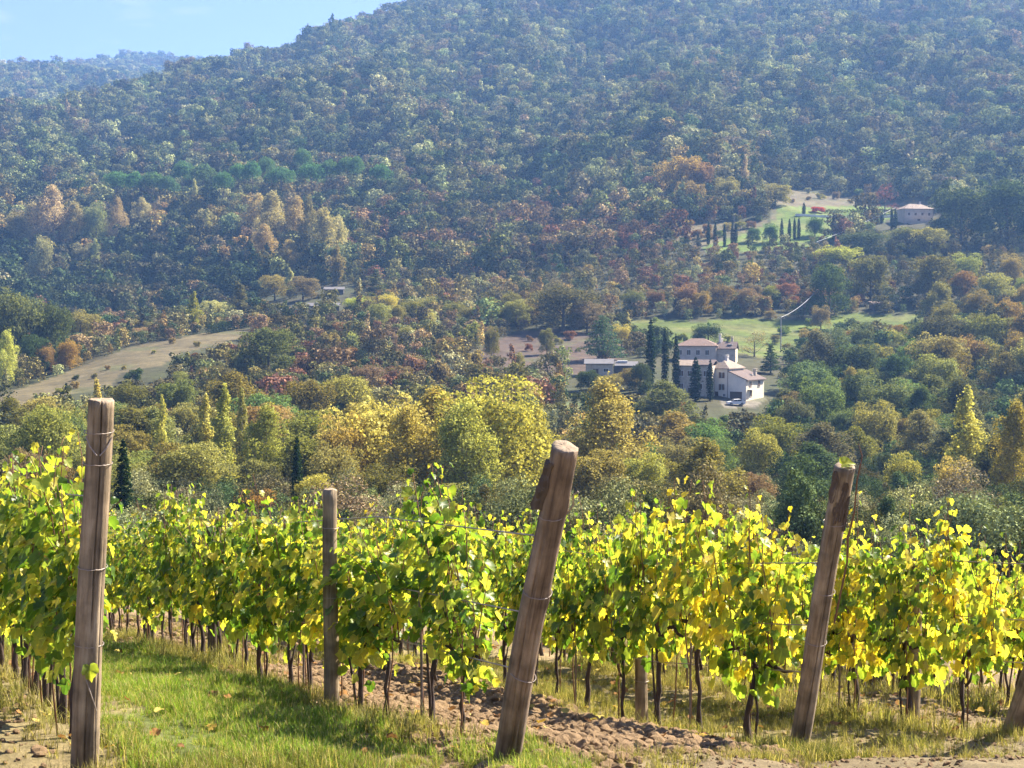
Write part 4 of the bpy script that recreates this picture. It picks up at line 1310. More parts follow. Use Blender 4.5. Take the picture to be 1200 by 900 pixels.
# small loggia house at the right
p = cast(858, 424)
lg = empty('loggia_house', p, math.radians(48))
mb = MB(); hh = 15 * K2
mb.prism([(-2.6, -2), (2.6, -2), (2.6, hh), (0, hh + 1.5), (-2.6, hh)], 0, 6.5, axis='y'); mb.build('wall', M_CREAM, lg)
gable_roof(lg, -2.6, 2.6, 0, 6.5, hh + .04, 1.5, ov=.35, axis='y', mat=M_TILE_D)
for sx in (-1.1, 1.1):
    ar = MB(); ar.prism([(sx - .7, .2), (sx + .7, .2), (sx + .7, 1.9), (sx + .45, 2.4), (sx, 2.6), (sx - .45, 2.4), (sx - .7, 1.9)], -.04, .05, axis='y'); ar.build('arch', M_DOOR, lg)
chimney(lg, .6, 4, hh + .8, hh + 2.4)
tag(lg, 'small cream house with a gable and dark arches behind the right farmhouse roof', 'house')

# flat roofed shed left of the farmhouse
p = cast(686, 441)
K3 = p.y / F
sd = empty('shed', p, math.radians(-4))
ww = 60 * K3
mb = MB(); mb.box((ww * .27, 2.5, 1.1), (ww * .53, 5, 4.0)); mb.build('wall', M_STONE, sd)
mb = MB(); mb.box((ww * .77, 2.7, .9), (ww * .45, 5, 3.4)); mb.build('wall', M_DARKWALL, sd)
mb = MB(); mb.prism([(-.5, 3.15), (5.6, 4.2), (5.6, 4.35), (-.5, 3.3)], -.4, ww * .56, axis='x'); mb.build('roof', M_SHEET, sd)
mb = MB(); mb.prism([(-.5, 2.65), (5.8, 3.6), (5.8, 3.75), (-.5, 2.8)], ww * .57, ww * 1.03, axis='x'); mb.build('roof', M_SHEET, sd)
mb = MB(); mb.box((ww * .72, 3.8, 3.75), (2.6, 1.6, .5)); mb.build('roof_hatch', M_TRIM, sd)
dr = MB(); dr.box((ww * .2, -.05, .9), (1.4, .1, 2.0)); dr.build('door', M_DOOR, sd)
window(sd, 'f', ww * .4, 1.6, 1.2, .8, shutters=False, off=0)
tag(sd, 'low shed with two pale sheet roofs left of the cypresses', 'shed')

# barns above the dry field
p = cast(355, 369)
K4 = p.y / F
bn = empty('barn', p, math.radians(8))
ww = 42 * K4
mb = MB(); mb.box((ww * .5, 3, .8), (ww, 6, 4.4)); mb.build('wall', M_DARKWALL, bn)
mb = MB(); mb.prism([(-.6, 3.05), (3, 4.2), (6.6, 3.05), (6.6, 3.2), (3, 4.35), (-.6, 3.2)], -.5, ww + .5, axis='x'); mb.build('roof', M_SHEET, bn)
for s_ in (.2, .5, .82):
    d_ = MB(); d_.box((ww * s_, -.06, 1.3), (ww * .12, .12, 2.6)); d_.build('post', M_TRIM, bn)
d_ = MB(); d_.box((ww * .35, -.04, 1.2), (ww * .18, .1, 2.4)); d_.build('door', M_DOOR, bn)
tag(bn, 'long low barn with grey sheet roof above the dry field', 'barn')
p = cast(331, 371)
bn = empty('barn', p, math.radians(14))
ww = 22 * K4
mb = MB(); mb.box((ww * .5, 2.4, .5), (ww, 4.8, 3.4)); mb.build('wall', M_WHITE, bn)
mb = MB(); mb.prism([(-.5, 2.0), (5.3, 3.0), (5.3, 3.15), (-.5, 2.15)], -.4, ww + .4, axis='x'); mb.build('roof', M_SHEET, bn)
d_ = MB(); d_.box((ww * .6, -.04, .9), (2.2, .1, 1.8)); d_.build('door', M_DOOR, bn)
tag(bn, 'small white walled lean to left of the long low barn', 'barn')
p = cast(380, 348)
bn = empty('barn', p, math.radians(4))
ww = 25 * K4
mb = MB(); mb.box((ww * .5, 2.4, .8), (ww, 4.8, 4.4)); mb.build('wall', M_DARKWALL, bn)
mb = MB(); mb.prism([(-.5, 2.9), (5.3, 4.0), (5.3, 4.15), (-.5, 3.05)], -.4, ww + .4, axis='x'); mb.build('roof', M_SHEET, bn)
d_ = MB(); d_.box((ww * .4, -.04, 1.1), (2.0, .1, 2.2)); d_.build('door', M_DOOR, bn)
tag(bn, 'dark upper barn with a thin pale roof under the yellow poplar', 'barn')

# villa on the upper estate
p = cast(1060, 262)
K5 = p.y / F
vl = empty('villa', p, math.radians(12))
ww = 36 * K5; hh = 17 * K5
mb = MB(); mb.box((ww / 2, 4, hh / 2 - 1), (ww, 8, hh + 2)); mb.build('wall', M_PINKW, vl)
hip_roof(vl, 0, ww, 0, 8, hh + .17, 2.4, mat=M_TILE_P)
for s_ in (.15, .38, .62, .86): window(vl, 'f', ww * s_, hh * .66, .9, 1.3, off=0)
dr = MB(); dr.box((ww * .5, -.05, 1.1), (1.3, .1, 2.2)); dr.build('door', M_DOOR, vl)
chimney(vl, ww * .7, 4.5, hh + 1.6, hh + 3.2)
te = MB(); te.box((ww * .55, -2.2, .3), (ww * .9, 3.6, 1.6)); te.build('terrace', M_STONE, vl)
tag(vl, 'pinkish villa with pale hip roof at the end of the upper lawn', 'villa')

# hut in the meadow
p = cast(1024, 364)
K6 = p.y / F
ht = empty('field_hut', p, math.radians(10))
ww = 31 * K6
mb = MB(); mb.box((ww * .4, 2, .6), (ww * .8, 4, 3.2)); mb.build('wall', M_DARKWALL, ht)
mb = MB(); mb.box((ww * .9, 2, .6), (ww * .19, 4.1, 3.3)); mb.build('white_wall', M_WHITE, ht)
mb = MB(); mb.prism([(-.4, 2.3), (4.4, 3.1), (4.4, 3.25), (-.4, 2.45)], -.4, ww + .3, axis='x'); mb.build('roof', M_TILE_D, ht)
dr = MB(); dr.box((ww * .4, -.05, .9), (1.6, .1, 1.8)); dr.build('door', M_DOOR, ht)
tag(ht, 'small dark field hut with one white end at the top of the meadow', 'hut')

# low walls that hold the upper lawn
def low_wall(uv0, uv1, h, label, mat, t=.5):
    a, b = cast(*uv0), cast(*uv1)
    mb = MB()
    n = 10
    for i in range(n):
        s = a.lerp(b, i / n); e = a.lerp(b, (i + 1) / n)
        zt = gz((s.x + e.x) / 2, (s.y + e.y) / 2)
        dvx = e - s
        mb.box(((s.x + e.x) / 2, (s.y + e.y) / 2, zt + h / 2 - .5), (math.hypot(dvx.x, dvx.y) - .004, t, h + 1.0), rz=math.atan2(dvx.y, dvx.x))
    w = mb.build('low_wall', mat)
    tag(w, label, 'wall')


low_wall((932, 253), (1052, 254), 1.0, 'long pale retaining wall under the upper lawn', M_WHITE)
low_wall((780, 243), (805, 239), .9, 'short pale wall on the slope left of the upper lawn', M_TRIM)
low_wall((768, 262), (800, 257), .9, 'lower short pale wall under the golden tree of the upper estate', M_TRIM)
a, b = cast(965, 250), cast(1050, 251)
rg = np.random.default_rng(19); dv = b - a; L = dv.length
lob = [(np.array([L * (i + .5) / 18, 0, .9]), np.array([L / 30, .9, R.uniform(.9, 1.2)])) for i in range(18)]
v_, l_, c_ = crown_from_lobes(rg, lob, 3600, .34, inner=.6, up=.2, stray=.02)
hd = link('hedge', np_mesh('hedge', v_, l_, c_, [M_TREE])); hd.location = a + Vector((0, 1.2, 0)); hd.rotation_euler = (0, 0, math.atan2(dv.y, dv.x)); hd.color = (.05, .06, .03, 1)
tag(hd, 'low dark hedge along the pale wall of the upper lawn', 'hedge')

# the parked white car
M_CARW = plain('white_car_paint', (0.78, 0.78, 0.78), 0.25, 0.04, 2, spec=.5)
M_TYRE = plain('tyre_rubber', (0.02, 0.02, 0.02), 0.9, 0.2, 5)
M_RIM = plain('wheel_rim', (0.4, 0.4, 0.42), 0.4, 0.1, 5, metal=.8)
M_LAMP = plain('lamp_glass', (0.6, 0.6, 0.58), 0.15, 0.05, 5, spec=.6)
M_TAIL = plain('tail_lamp', (0.35, 0.02, 0.02), 0.2, 0.1, 5, spec=.6)
p = cast(862, 475)
p = Vector((p.x, p.y, gz(p.x, p.y)))
cr = empty('parked_car', p, math.radians(188))
prof = [(-2.05, .32), (2.05, .32), (2.1, .62), (1.95, .82), (1.05, .95), (.45, 1.38), (-1.0, 1.45), (-1.75, 1.02), (-2.08, .95), (-2.12, .6)]
bm_ = MB(); bm_.prism(prof, -.84, .84, axis='y'); bd = bm_.build('body', M_CARW, cr)
for (poly, nm) in (([(.42, 1.30), (.92, 1.0), (-.15, 1.0), (-.15, 1.33)], 'side_window'), ([(-.22, 1.34), (-.22, 1.0), (-1.45, 1.02), (-1.0, 1.38)], 'side_window')):
    for y0, y1 in ((-.852, -.838), (.838, .852)):
        q = MB(); q.prism(poly, y0, y1, axis='y'); q.build(nm, M_GLASS, cr)
q = MB(); q.add([(1.02, -.7, .985), (1.02, .7, .985), (.50, .62, 1.37), (.50, -.62, 1.37)], [(0, 1, 2, 3)]); q.build('windscreen', M_GLASS, cr)
q = MB(); q.add([(-1.72, -.7, 1.06), (-1.72, .7, 1.06), (-1.06, .62, 1.447), (-1.06, -.62, 1.447)], [(3, 2, 1, 0)]); q.build('rear_window', M_GLASS, cr)
for sx in (-1.3, 1.3):
    for sy in (-.8, .8):
        q = MB(); q.tube([(sx, sy - .1, .32), (sx, sy + .1, .32)], .32, 16); wv_ = q.build('wheel', M_TYRE, cr)
        q = MB(); q.tube([(sx, sy - .112, .32), (sx, sy + .112, .32)], .19, 12); q.build('rim', M_RIM, wv_)
for sy in (-.6, .6):
    q = MB(); q.box((2.03, sy, .7), (.14, .34, .14)); q.build('headlight', M_LAMP, cr)
    q = MB(); q.box((-2.08, sy, .8), (.1, .3, .16)); q.build('tail_light', M_TAIL, cr)
tag(cr, 'white car parked before the garage of the white farmhouse', 'car')

# poles and lines
M_POLE = plain('weathered_pole', (0.34, 0.31, 0.27), 0.8, 0.2, 3, stretch=(3, 3, .3))
M_CABLE = plain('pale_cable', (0.55, 0.55, 0.55), 0.6, 0.1, 3)


def pole(u, vb, vt, label, arm=True, r=.16):
    p = cast(u, vb); h = (vb - vt) * p.y / F
    e = empty('utility_pole', p)
    mb = MB(); mb.tube([(0, 0, -.4), (0, 0, h * .5), (0, 0, h)], [r, r * .85, r * .7], 8); mb.build('pole', M_POLE, e)
    if arm:
        mb = MB(); mb.box((0, 0, h - .5), (2.2, .12, .14)); mb.build('crossarm', M_POLE, e)
        for sx in (-.95, 0, .95):
            mb = MB(); mb.tube([(sx, 0, h - .43), (sx, 0, h - .3), (sx, 0, h - .2)], [.05, .09, .05], 6); mb.build('insulator', M_LAMP, e)
    tag(e, label, 'pole')
    return p + Vector((0, 0, h - .2))


def cable(a, b, sag, label, r=.035, n=14):
    pts = []
    for i in range(n + 1):
        t = i / n
        q = a.lerp(b, t); q = q - Vector((0, 0, sag * 4 * t * (1 - t))); pts.append(q)
    mb = MB(); mb.tube(pts, r, 5)
    o = mb.build('power_cable', M_CABLE)
    tag(o, label, 'cable')


t1 = pole(915, 410, 371, 'tall pale utility pole on the meadow right of the farmhouse', True, .2)
t2 = at_dist(962, 520) + Vector((0, 0, 8.5))
cable(t1, t2, 1.5, 'pale cable rising from the meadow pole to the upper right', .05)
t3 = pole(860, 284, 251, 'thin pole among the cypresses below the upper lawn', False, .12)
t4 = pole(957, 296, 283, 'short pole below the upper lawn carrying the slanting cable', True, .12)
t5 = pole(1049, 258, 243, 'short pole by the upper villa carrying the slanting cable', True, .12)
cable(t4, t5, .5, 'slanting pale cable below the upper villa', .06)
pole(661, 512, 488, 'thin fence pole on the grass slope behind the middle leaning post', False, .06)

# ---------------------------------------------------------------- the vineyard
def wood_mat(name, a, b, c, streak=15):
    m, ns, ls = new_mat(name)
    out = N(ns, 'ShaderNodeOutputMaterial'); bs = N(ns, 'ShaderNodeBsdfPrincipled'); bs.inputs['Roughness'].default_value = .85; bs.inputs['Specular IOR Level'].default_value = .25
    tc = N(ns, 'ShaderNodeTexCoord'); mp = N(ns, 'ShaderNodeMapping'); mp.inputs['Scale'].default_value = (streak, streak, 1.1)
    no = N(ns, 'ShaderNodeTexNoise'); no.inputs['Scale'].default_value = 1.6; no.inputs['Detail'].default_value = 9; no.inputs['Roughness'].default_value = .68; no.inputs['Distortion'].default_value = .4
    rp = N(ns, 'ShaderNodeValToRGB'); rp.color_ramp.elements[0].position = .30; rp.color_ramp.elements[0].color = (*a, 1)
    rp.color_ramp.elements[1].position = .70; rp.color_ramp.elements[1].color = (*c, 1); e = rp.color_ramp.elements.new(.5); e.color = (*b, 1)
    n2 = N(ns, 'ShaderNodeTexNoise'); n2.inputs['Scale'].default_value = 5.5; n2.inputs['Detail'].default_value = 6
    mr = N(ns, 'ShaderNodeMapRange'); mr.inputs['From Min'].default_value = .36; mr.inputs['From Max'].default_value = .62; mr.inputs['To Min'].default_value = .55; mr.inputs['To Max'].default_value = 1.15
    sc = N(ns, 'ShaderNodeVectorMath', operation='SCALE')
    ls.new(tc.outputs['Object'], mp.inputs[0]); ls.new(mp.outputs[0], no.inputs['Vector']); ls.new(no.outputs['Fac'], rp.inputs['Fac'])
    ls.new(tc.outputs['Object'], n2.inputs['Vector']); ls.new(n2.outputs['Fac'], mr.inputs['Value'])
    ls.new(rp.outputs['Color'], sc.inputs[0]); ls.new(mr.outputs[0], sc.inputs['Scale']); ls.new(sc.outputs[0], bs.inputs['Base Color'])
    bp = N(ns, 'ShaderNodeBump'); bp.inputs['Strength'].default_value = 1.0; bp.inputs['Distance'].default_value = .012
    ls.new(no.outputs['Fac'], bp.inputs['Height']); ls.new(bp.outputs['Normal'], bs.inputs['Normal'])
    ls.new(bs.outputs[0], out.inputs['Surface'])
    return m


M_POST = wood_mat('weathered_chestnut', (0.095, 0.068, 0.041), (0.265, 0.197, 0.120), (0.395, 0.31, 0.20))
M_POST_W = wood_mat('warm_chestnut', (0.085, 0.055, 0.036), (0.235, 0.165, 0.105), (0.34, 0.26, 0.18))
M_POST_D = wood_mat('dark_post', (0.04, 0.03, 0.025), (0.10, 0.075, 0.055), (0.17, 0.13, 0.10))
M_END = plain('end_grain', (0.26, 0.20, 0.14), 0.9, 0.35, 18, bump=.3)
M_BARKF = plain('bark_scale', (0.10, 0.075, 0.055), 0.95, 0.5, 9, bump=.9, stretch=(1, 1, .3))
M_WIRE = plain('rusty_wire', (0.30, 0.25, 0.21), 0.55, 0.3, 30, metal=.5)
M_VTRUNK = plain('vine_bark', (0.065, 0.045, 0.035), 0.95, 0.5, 22, bump=1.0, stretch=(1, 1, .25))
M_CANE = plain('vine_cane', (0.17, 0.085, 0.045), 0.75, 0.35, 14, stretch=(1, 1, .4))
M_STAKE = plain('stake_wood', (0.20, 0.15, 0.11), 0.9, 0.3, 8, stretch=(4, 4, .3))


def vine_leaf_mat():
    m, ns, ls = new_mat('vine_leaf')
    out = N(ns, 'ShaderNodeOutputMaterial')
    oi = N(ns, 'ShaderNodeObjectInfo'); sep = N(ns, 'ShaderNodeSeparateColor'); ls.new(oi.outputs['Color'], sep.inputs[0])
    geo = N(ns, 'ShaderNodeNewGeometry'); tc = N(ns, 'ShaderNodeTexCoord')
    no = N(ns, 'ShaderNodeTexNoise'); no.inputs['Scale'].default_value = 3.2; no.inputs['Detail'].default_value = 2
    va = N(ns, 'ShaderNodeVectorMath', operation='ADD'); ls.new(tc.outputs['Object'], va.inputs[0]); ls.new(oi.outputs['Location'], va.inputs[1]); ls.new(va.outputs[0], no.inputs['Vector'])
    n3 = N(ns, 'ShaderNodeTexNoise'); n3.inputs['Scale'].default_value = 38; n3.inputs['Detail'].default_value = 4; ls.new(tc.outputs['Object'], n3.inputs['Vector'])
    # ripeness = leaf chance * .62 + clump * .5 + vine shift + blotches
    a = N(ns, 'ShaderNodeMath', operation='MULTIPLY_ADD'); a.inputs[1].default_value = .55; ls.new(geo.outputs['Random Per Island'], a.inputs[0]); ls.new(sep.outputs[0], a.inputs[2])
    b = N(ns, 'ShaderNodeMath', operation='MULTIPLY_ADD'); b.inputs[1].default_value = .55; ls.new(no.outputs['Fac'], b.inputs[0]); ls.new(a.outputs[0], b.inputs[2])
    c = N(ns, 'ShaderNodeMath', operation='MULTIPLY_ADD'); c.inputs[1].default_value = .22; ls.new(n3.outputs['Fac'], c.inputs[0]); ls.new(b.outputs[0], c.inputs[2])
    rp = N(ns, 'ShaderNodeValToRGB')
    cr_ = rp.color_ramp
    cr_.elements[0].position = .40; cr_.elements[0].color = (0.060, 0.125, 0.020, 1)
    cr_.elements[1].position = 1.0; cr_.elements[1].color = (0.60, 0.48, 0.055, 1)
    for p_, cc in ((.57, (0.12, 0.20, 0.034)), (.72, (0.25, 0.32, 0.052)), (.85, (0.43, 0.43, 0.075)), (.95, (0.56, 0.48, 0.085))):
        e = cr_.elements.new(p_); e.color = (*cc, 1)
    ls.new(c.outputs[0], rp.inputs['Fac'])
    # pale veins that fan out from the stalk
    um = N(ns, 'ShaderNodeUVMap', uv_map='leaf'); sx = N(ns, 'ShaderNodeSeparateXYZ'); ls.new(um.outputs[0], sx.inputs[0])
    at2 = N(ns, 'ShaderNodeMath', operation='ARCTAN2'); ls.new(sx.outputs[0], at2.inputs[0]); ls.new(sx.outputs[1], at2.inputs[1])
    k1 = N(ns, 'ShaderNodeMath', operation='MULTIPLY'); k1.inputs[1].default_value = 3.6; ls.new(at2.outputs[0], k1.inputs[0])
    k2 = N(ns, 'ShaderNodeMath', operation='COSINE'); ls.new(k1.outputs[0], k2.inputs[0])
    k3 = N(ns, 'ShaderNodeMapRange'); k3.inputs['From Min'].default_value = .93; k3.inputs['From Max'].default_value = 1.0; k3.inputs['To Min'].default_value = .92; k3.inputs['To Max'].default_value = 1.45
    ls.new(k2.outputs[0], k3.inputs['Value'])
    n4 = N(ns, 'ShaderNodeTexNoise'); n4.inputs['Scale'].default_value = 24; n4.inputs['Detail'].default_value = 3; ls.new(tc.outputs['Object'], n4.inputs['Vector'])
    sp = N(ns, 'ShaderNodeMapRange'); sp.inputs['From Min'].default_value = .62; sp.inputs['From Max'].default_value = .70; sp.inputs['To Max'].default_value = .8; ls.new(n4.outputs['Fac'], sp.inputs['Value'])
    sm = N(ns, 'ShaderNodeMix', data_type='RGBA'); sm.inputs[7].default_value = (.20, .12, .05, 1); ls.new(sp.outputs[0], sm.inputs[0]); ls.new(rp.outputs['Color'], sm.inputs[6])
    vn = N(ns, 'ShaderNodeVectorMath', operation='SCALE'); ls.new(sm.outputs[2], vn.inputs[0]); ls.new(k3.outputs[0], vn.inputs['Scale'])
    pb = N(ns, 'ShaderNodeBsdfPrincipled'); pb.inputs['Roughness'].default_value = .42; pb.inputs['Specular IOR Level'].default_value = .4
    ls.new(vn.outputs[0], pb.inputs['Base Color'])
    tr = N(ns, 'ShaderNodeBsdfTranslucent')
    mu = N(ns, 'ShaderNodeVectorMath', operation='MULTIPLY'); mu.inputs[1].default_value = (1.62, 1.56, .62); ls.new(vn.outputs[0], mu.inputs[0]); ls.new(mu.outputs[0], tr.inputs['Color'])
    ms = N(ns, 'ShaderNodeMixShader'); ms.inputs[0].default_value = .62
    ls.new(pb.outputs[0], ms.inputs[1]); ls.new(tr.outputs[0], ms.inputs[2]); ls.new(ms.outputs[0], out.inputs['Surface'])
    return m


M_VLEAF = vine_leaf_mat()

# one grape leaf, stalk at the origin, tip towards +y
_half = [(0.0, 0.0), (0.12, -0.12), (0.34, -0.14), (0.52, 0.03), (0.51, 0.17), (0.64, 0.38), (0.52, 0.52), (0.42, 0.56), (0.34, 0.76), (0.16, 0.83), (0.0, 0.98)]
_out = _half + [(-x, y) for x, y in _half[-2:0:-1]]
LEAF_P = np.array([(0, .30, 0)] + [(x, y, 0) for x, y in _out])
LEAF_P[:, 0] *= 0.92
_n = len(_out)
LEAF_T = np.array([(0, 1 + i, 1 + (i + 1) % _n) for i in range(_n)])


def leaves_mesh(name, pos, tip, nrm, size, rng, mat):
    n = len(pos)
    y = tip / (np.linalg.norm(tip, axis=1, keepdims=True) + 1e-9)
    z = nrm - (nrm * y).sum(1, keepdims=True) * y; z /= np.linalg.norm(z, axis=1, keepdims=True) + 1e-9
    x = np.cross(y, z)
    P = np.repeat(LEAF_P[None], n, 0).copy()
    P[:, 1:, :2] *= rng.uniform(.88, 1.12, (n, len(LEAF_P) - 1, 1))
    fold = rng.uniform(-.05, .65, (n, 1)); curl = rng.uniform(-.25, .60, (n, 1))
    P[:, :, 2] = fold * np.abs(P[:, :, 0]) - curl * P[:, :, 1] ** 2 + rng.normal(0, .05, P.shape[:2])
    P *= size[:, None, None]
    V = pos[:, None, :] + P[:, :, 0:1] * x[:, None, :] + P[:, :, 1:2] * y[:, None, :] + P[:, :, 2:3] * z[:, None, :]
    k = P.shape[1]
    T = LEAF_T[None] + (np.arange(n) * k)[:, None, None]
    me = np_mesh(name, V.reshape(-1, 3), T.ravel(), np.full(n * len(LEAF_T), 3), [mat], smooth=False)
    uv = me.uv_layers.new(name='leaf')
    vi = np.empty(len(me.loops), dtype=np.int32); me.loops.foreach_get('vertex_index', vi)
    uv.data.foreach_set('uv', LEAF_P[vi % k][:, :2].astype(np.float32).ravel())
    return me


def vine_variant(seed, top=1.62, base=.58, dens=1.0):
    rg = np.random.default_rng(seed); rr = random.Random(seed)
    # trunk
    mb = MB()
    pts, rad = [], []
    x = y = 0.0
    hb = base + rr.uniform(-.06, .12)
    thick = rr.uniform(.75, 1.25); lean_ = rr.uniform(-.012, .012)
    for i in range(9):
        t = i / 8
        pts.append((x, y, -.12 + (hb + .12) * t)); rad.append(.021 * thick * (1.35 if i == 0 else 1) * (1 - .25 * t) * rr.uniform(.85, 1.25))
        x += rr.uniform(-.03, .03) + lean_; y += rr.uniform(-.02, .02)
    rad[-1] *= 1.5; rad[-2] *= 1.3
    mb.tube(pts, rad, 9, wob=.18)
    hx, hy = x, y
    arms = []
    for sg in (-1, 1):
        a = [(hx, hy, hb - .03)]; L = rr.uniform(.28, .42)
        for i in range(1, 5): a.append((hx + sg * L * i / 4, hy + rr.uniform(-.02, .02), hb + .05 + rr.uniform(-.03, .03)))
        mb.tube(a, [.022, .018, .015, .012, .008], 7, wob=.15); arms.append(a)
    if rr.random() < .6:                               # a second thin stem or sucker from the foot
        sx = rr.uniform(-.12, .12)
        mb.tube([(rr.uniform(-.03, .03), 0, -.1), (sx * .6, rr.uniform(-.03, .03), hb * .4), (sx, rr.uniform(-.04, .04), hb * .75), (sx * 1.3, 0, hb + .15)], [.011, .010, .009, .006], 6, wob=.15)
    if rr.random() < .5:
        z_ = hb * rr.uniform(.3, .7); sg = rr.choice((-1, 1))
        mb.tube([(x * .5, y * .5, z_), (x * .5 + sg * .05, 0, z_ + .05), (x * .5 + sg * .09, 0, z_ + .16)], [.012, .010, .006], 6, wob=.2)
    trunk = mb.mesh('trunk', M_VTRUNK, smooth=True)
    # canes
    cb = MB()
    P, T, Nn, S = [], [], [], []
    nsh = rr.randint(10, 13)
    for i in range(nsh):
        a = arms[i % 2]; k = rr.uniform(.1, 1) * 4
        i0 = min(3, int(k)); s = Vector(a[i0]).lerp(Vector(a[i0 + 1]), k - i0)
        H = top * rr.uniform(.80, 1.08)
        if rr.random() < .07: H *= 1.10
        d = Vector((rr.uniform(-.16, .16), rr.uniform(-.14, .14), 1)).normalized()
        pts = [s]; cur = s.copy()
        L = H - s.z; nst = max(4, int(L / .075))
        droop = rr.random() < .22
        for j in range(nst):
            d = (d + Vector((rr.uniform(-.16, .16), rr.uniform(-.13, .13), rr.uniform(-.02, .1) if not droop else -.22 * (j / nst)))).normalized()
            cur = cur + d * .082
            if abs(cur.y) > .2: d.y -= math.copysign(.12, cur.y)
            pts.append(cur.copy())
            nl = 2 if rr.random() < .20 else 3
            if rr.random() < .25: nl += 1
            if j > nst - 4: nl = 1
            for _ in range(nl if rr.random() < dens else 0):
                an = rr.uniform(0, 6.283)
                o = Vector((math.cos(an), math.sin(an) * 1.15, rr.uniform(-.25, .45)))
                pl = rr.uniform(.04, .15) if j < nst - 3 else rr.uniform(.02, .055)
                p = cur + o * pl
                tip = Vector((o.x * .7, o.y * .7, -rr.uniform(.25, 1.5)))
                nm = Vector((o.x, o.y, rr.uniform(.1, 1.1))) + Vector((rr.gauss(0, .45), rr.gauss(0, .45), rr.gauss(0, .35)))
                P.append(p); T.append(tip); Nn.append(nm)
                S.append(rr.uniform(.045, .106) * (.6 if j > nst - 3 else 1))
        step = pts[::2] + ([pts[-1]] if len(pts) % 2 == 0 else [])
        rs = [.0062 * (1 - .60 * q / max(1, len(step) - 1)) for q in range(len(step))]
        cb.tube(step, rs, 5)
    for _ in range(rr.choice((0, 0, 1, 1, 2))):                  # thin bare stems rising from the foot
        sx = rr.uniform(-.34, .34); sy = rr.uniform(-.06, .06)
        cb.tube([(sx * .7, sy, -.08), (sx * .85 + rr.uniform(-.03, .03), sy + rr.uniform(-.03, .03), .3), (sx + rr.uniform(-.04, .04), sy, .6), (sx + rr.uniform(-.08, .08), sy, .95)], [.0075, .0065, .006, .004], 5)
    # a few leaves hanging low and suckers
    for _ in range(rr.randint(30, 70)):
        P.append(Vector((rr.uniform(-.4, .4), rr.uniform(-.12, .12), hb - rr.uniform(-.20, .26) * rr.random()))); T.append(Vector((rr.uniform(-.5, .5), rr.uniform(-.5, .5), -1))); Nn.append(Vector((rr.uniform(-1, 1), rr.uniform(-1, 1), .4))); S.append(rr.uniform(.06, .11))
    cane = cb.mesh('cane', M_CANE, smooth=True)
    fol = leaves_mesh('foliage', np.array([tuple(p) for p in P]), np.array([tuple(p) for p in T]), np.array([tuple(p) for p in Nn]), np.array(S), rg, M_VLEAF)
    return trunk, cane, fol


VINES = [vine_variant(100 + i, top=R.uniform(1.50, 1.66)) for i in range(9)]
VINES_SPARSE = [vine_variant(140 + i, top=1.5, dens=.55) for i in range(3)]
ROW_RZ = math.atan2(U_ROW.y, U_ROW.x)
ORD = ['first', 'second', 'third', 'fourth', 'fifth', 'sixth', 'seventh', 'eighth', 'ninth']
ROW_SAY = {'L': ('left row', 'the left post', 'vines of the left row'), 'M': ('middle row', 'the middle leaning post', 'vines of the middle row'),
           'R': ('right row', 'the right leaning post', 'vines of the right row'), 'S': ('row at the right edge', 'the right edge post', 'vines of the row at the right edge'),
           'T': ('farther row', '', 'vines of the farther rows'), 'V': ('farther row', '', 'vines of the farther rows'), 'W': ('farther row', '', 'vines of the farther rows')}
VIEW_T = {'L': (.75, 9.5), 'M': (.75, 30), 'R': (.70, 24), 'S': (.45, 15), 'T': (1.4, 15), 'V': (3.4, 15), 'W': (6.0, 15)}
n_v = 0
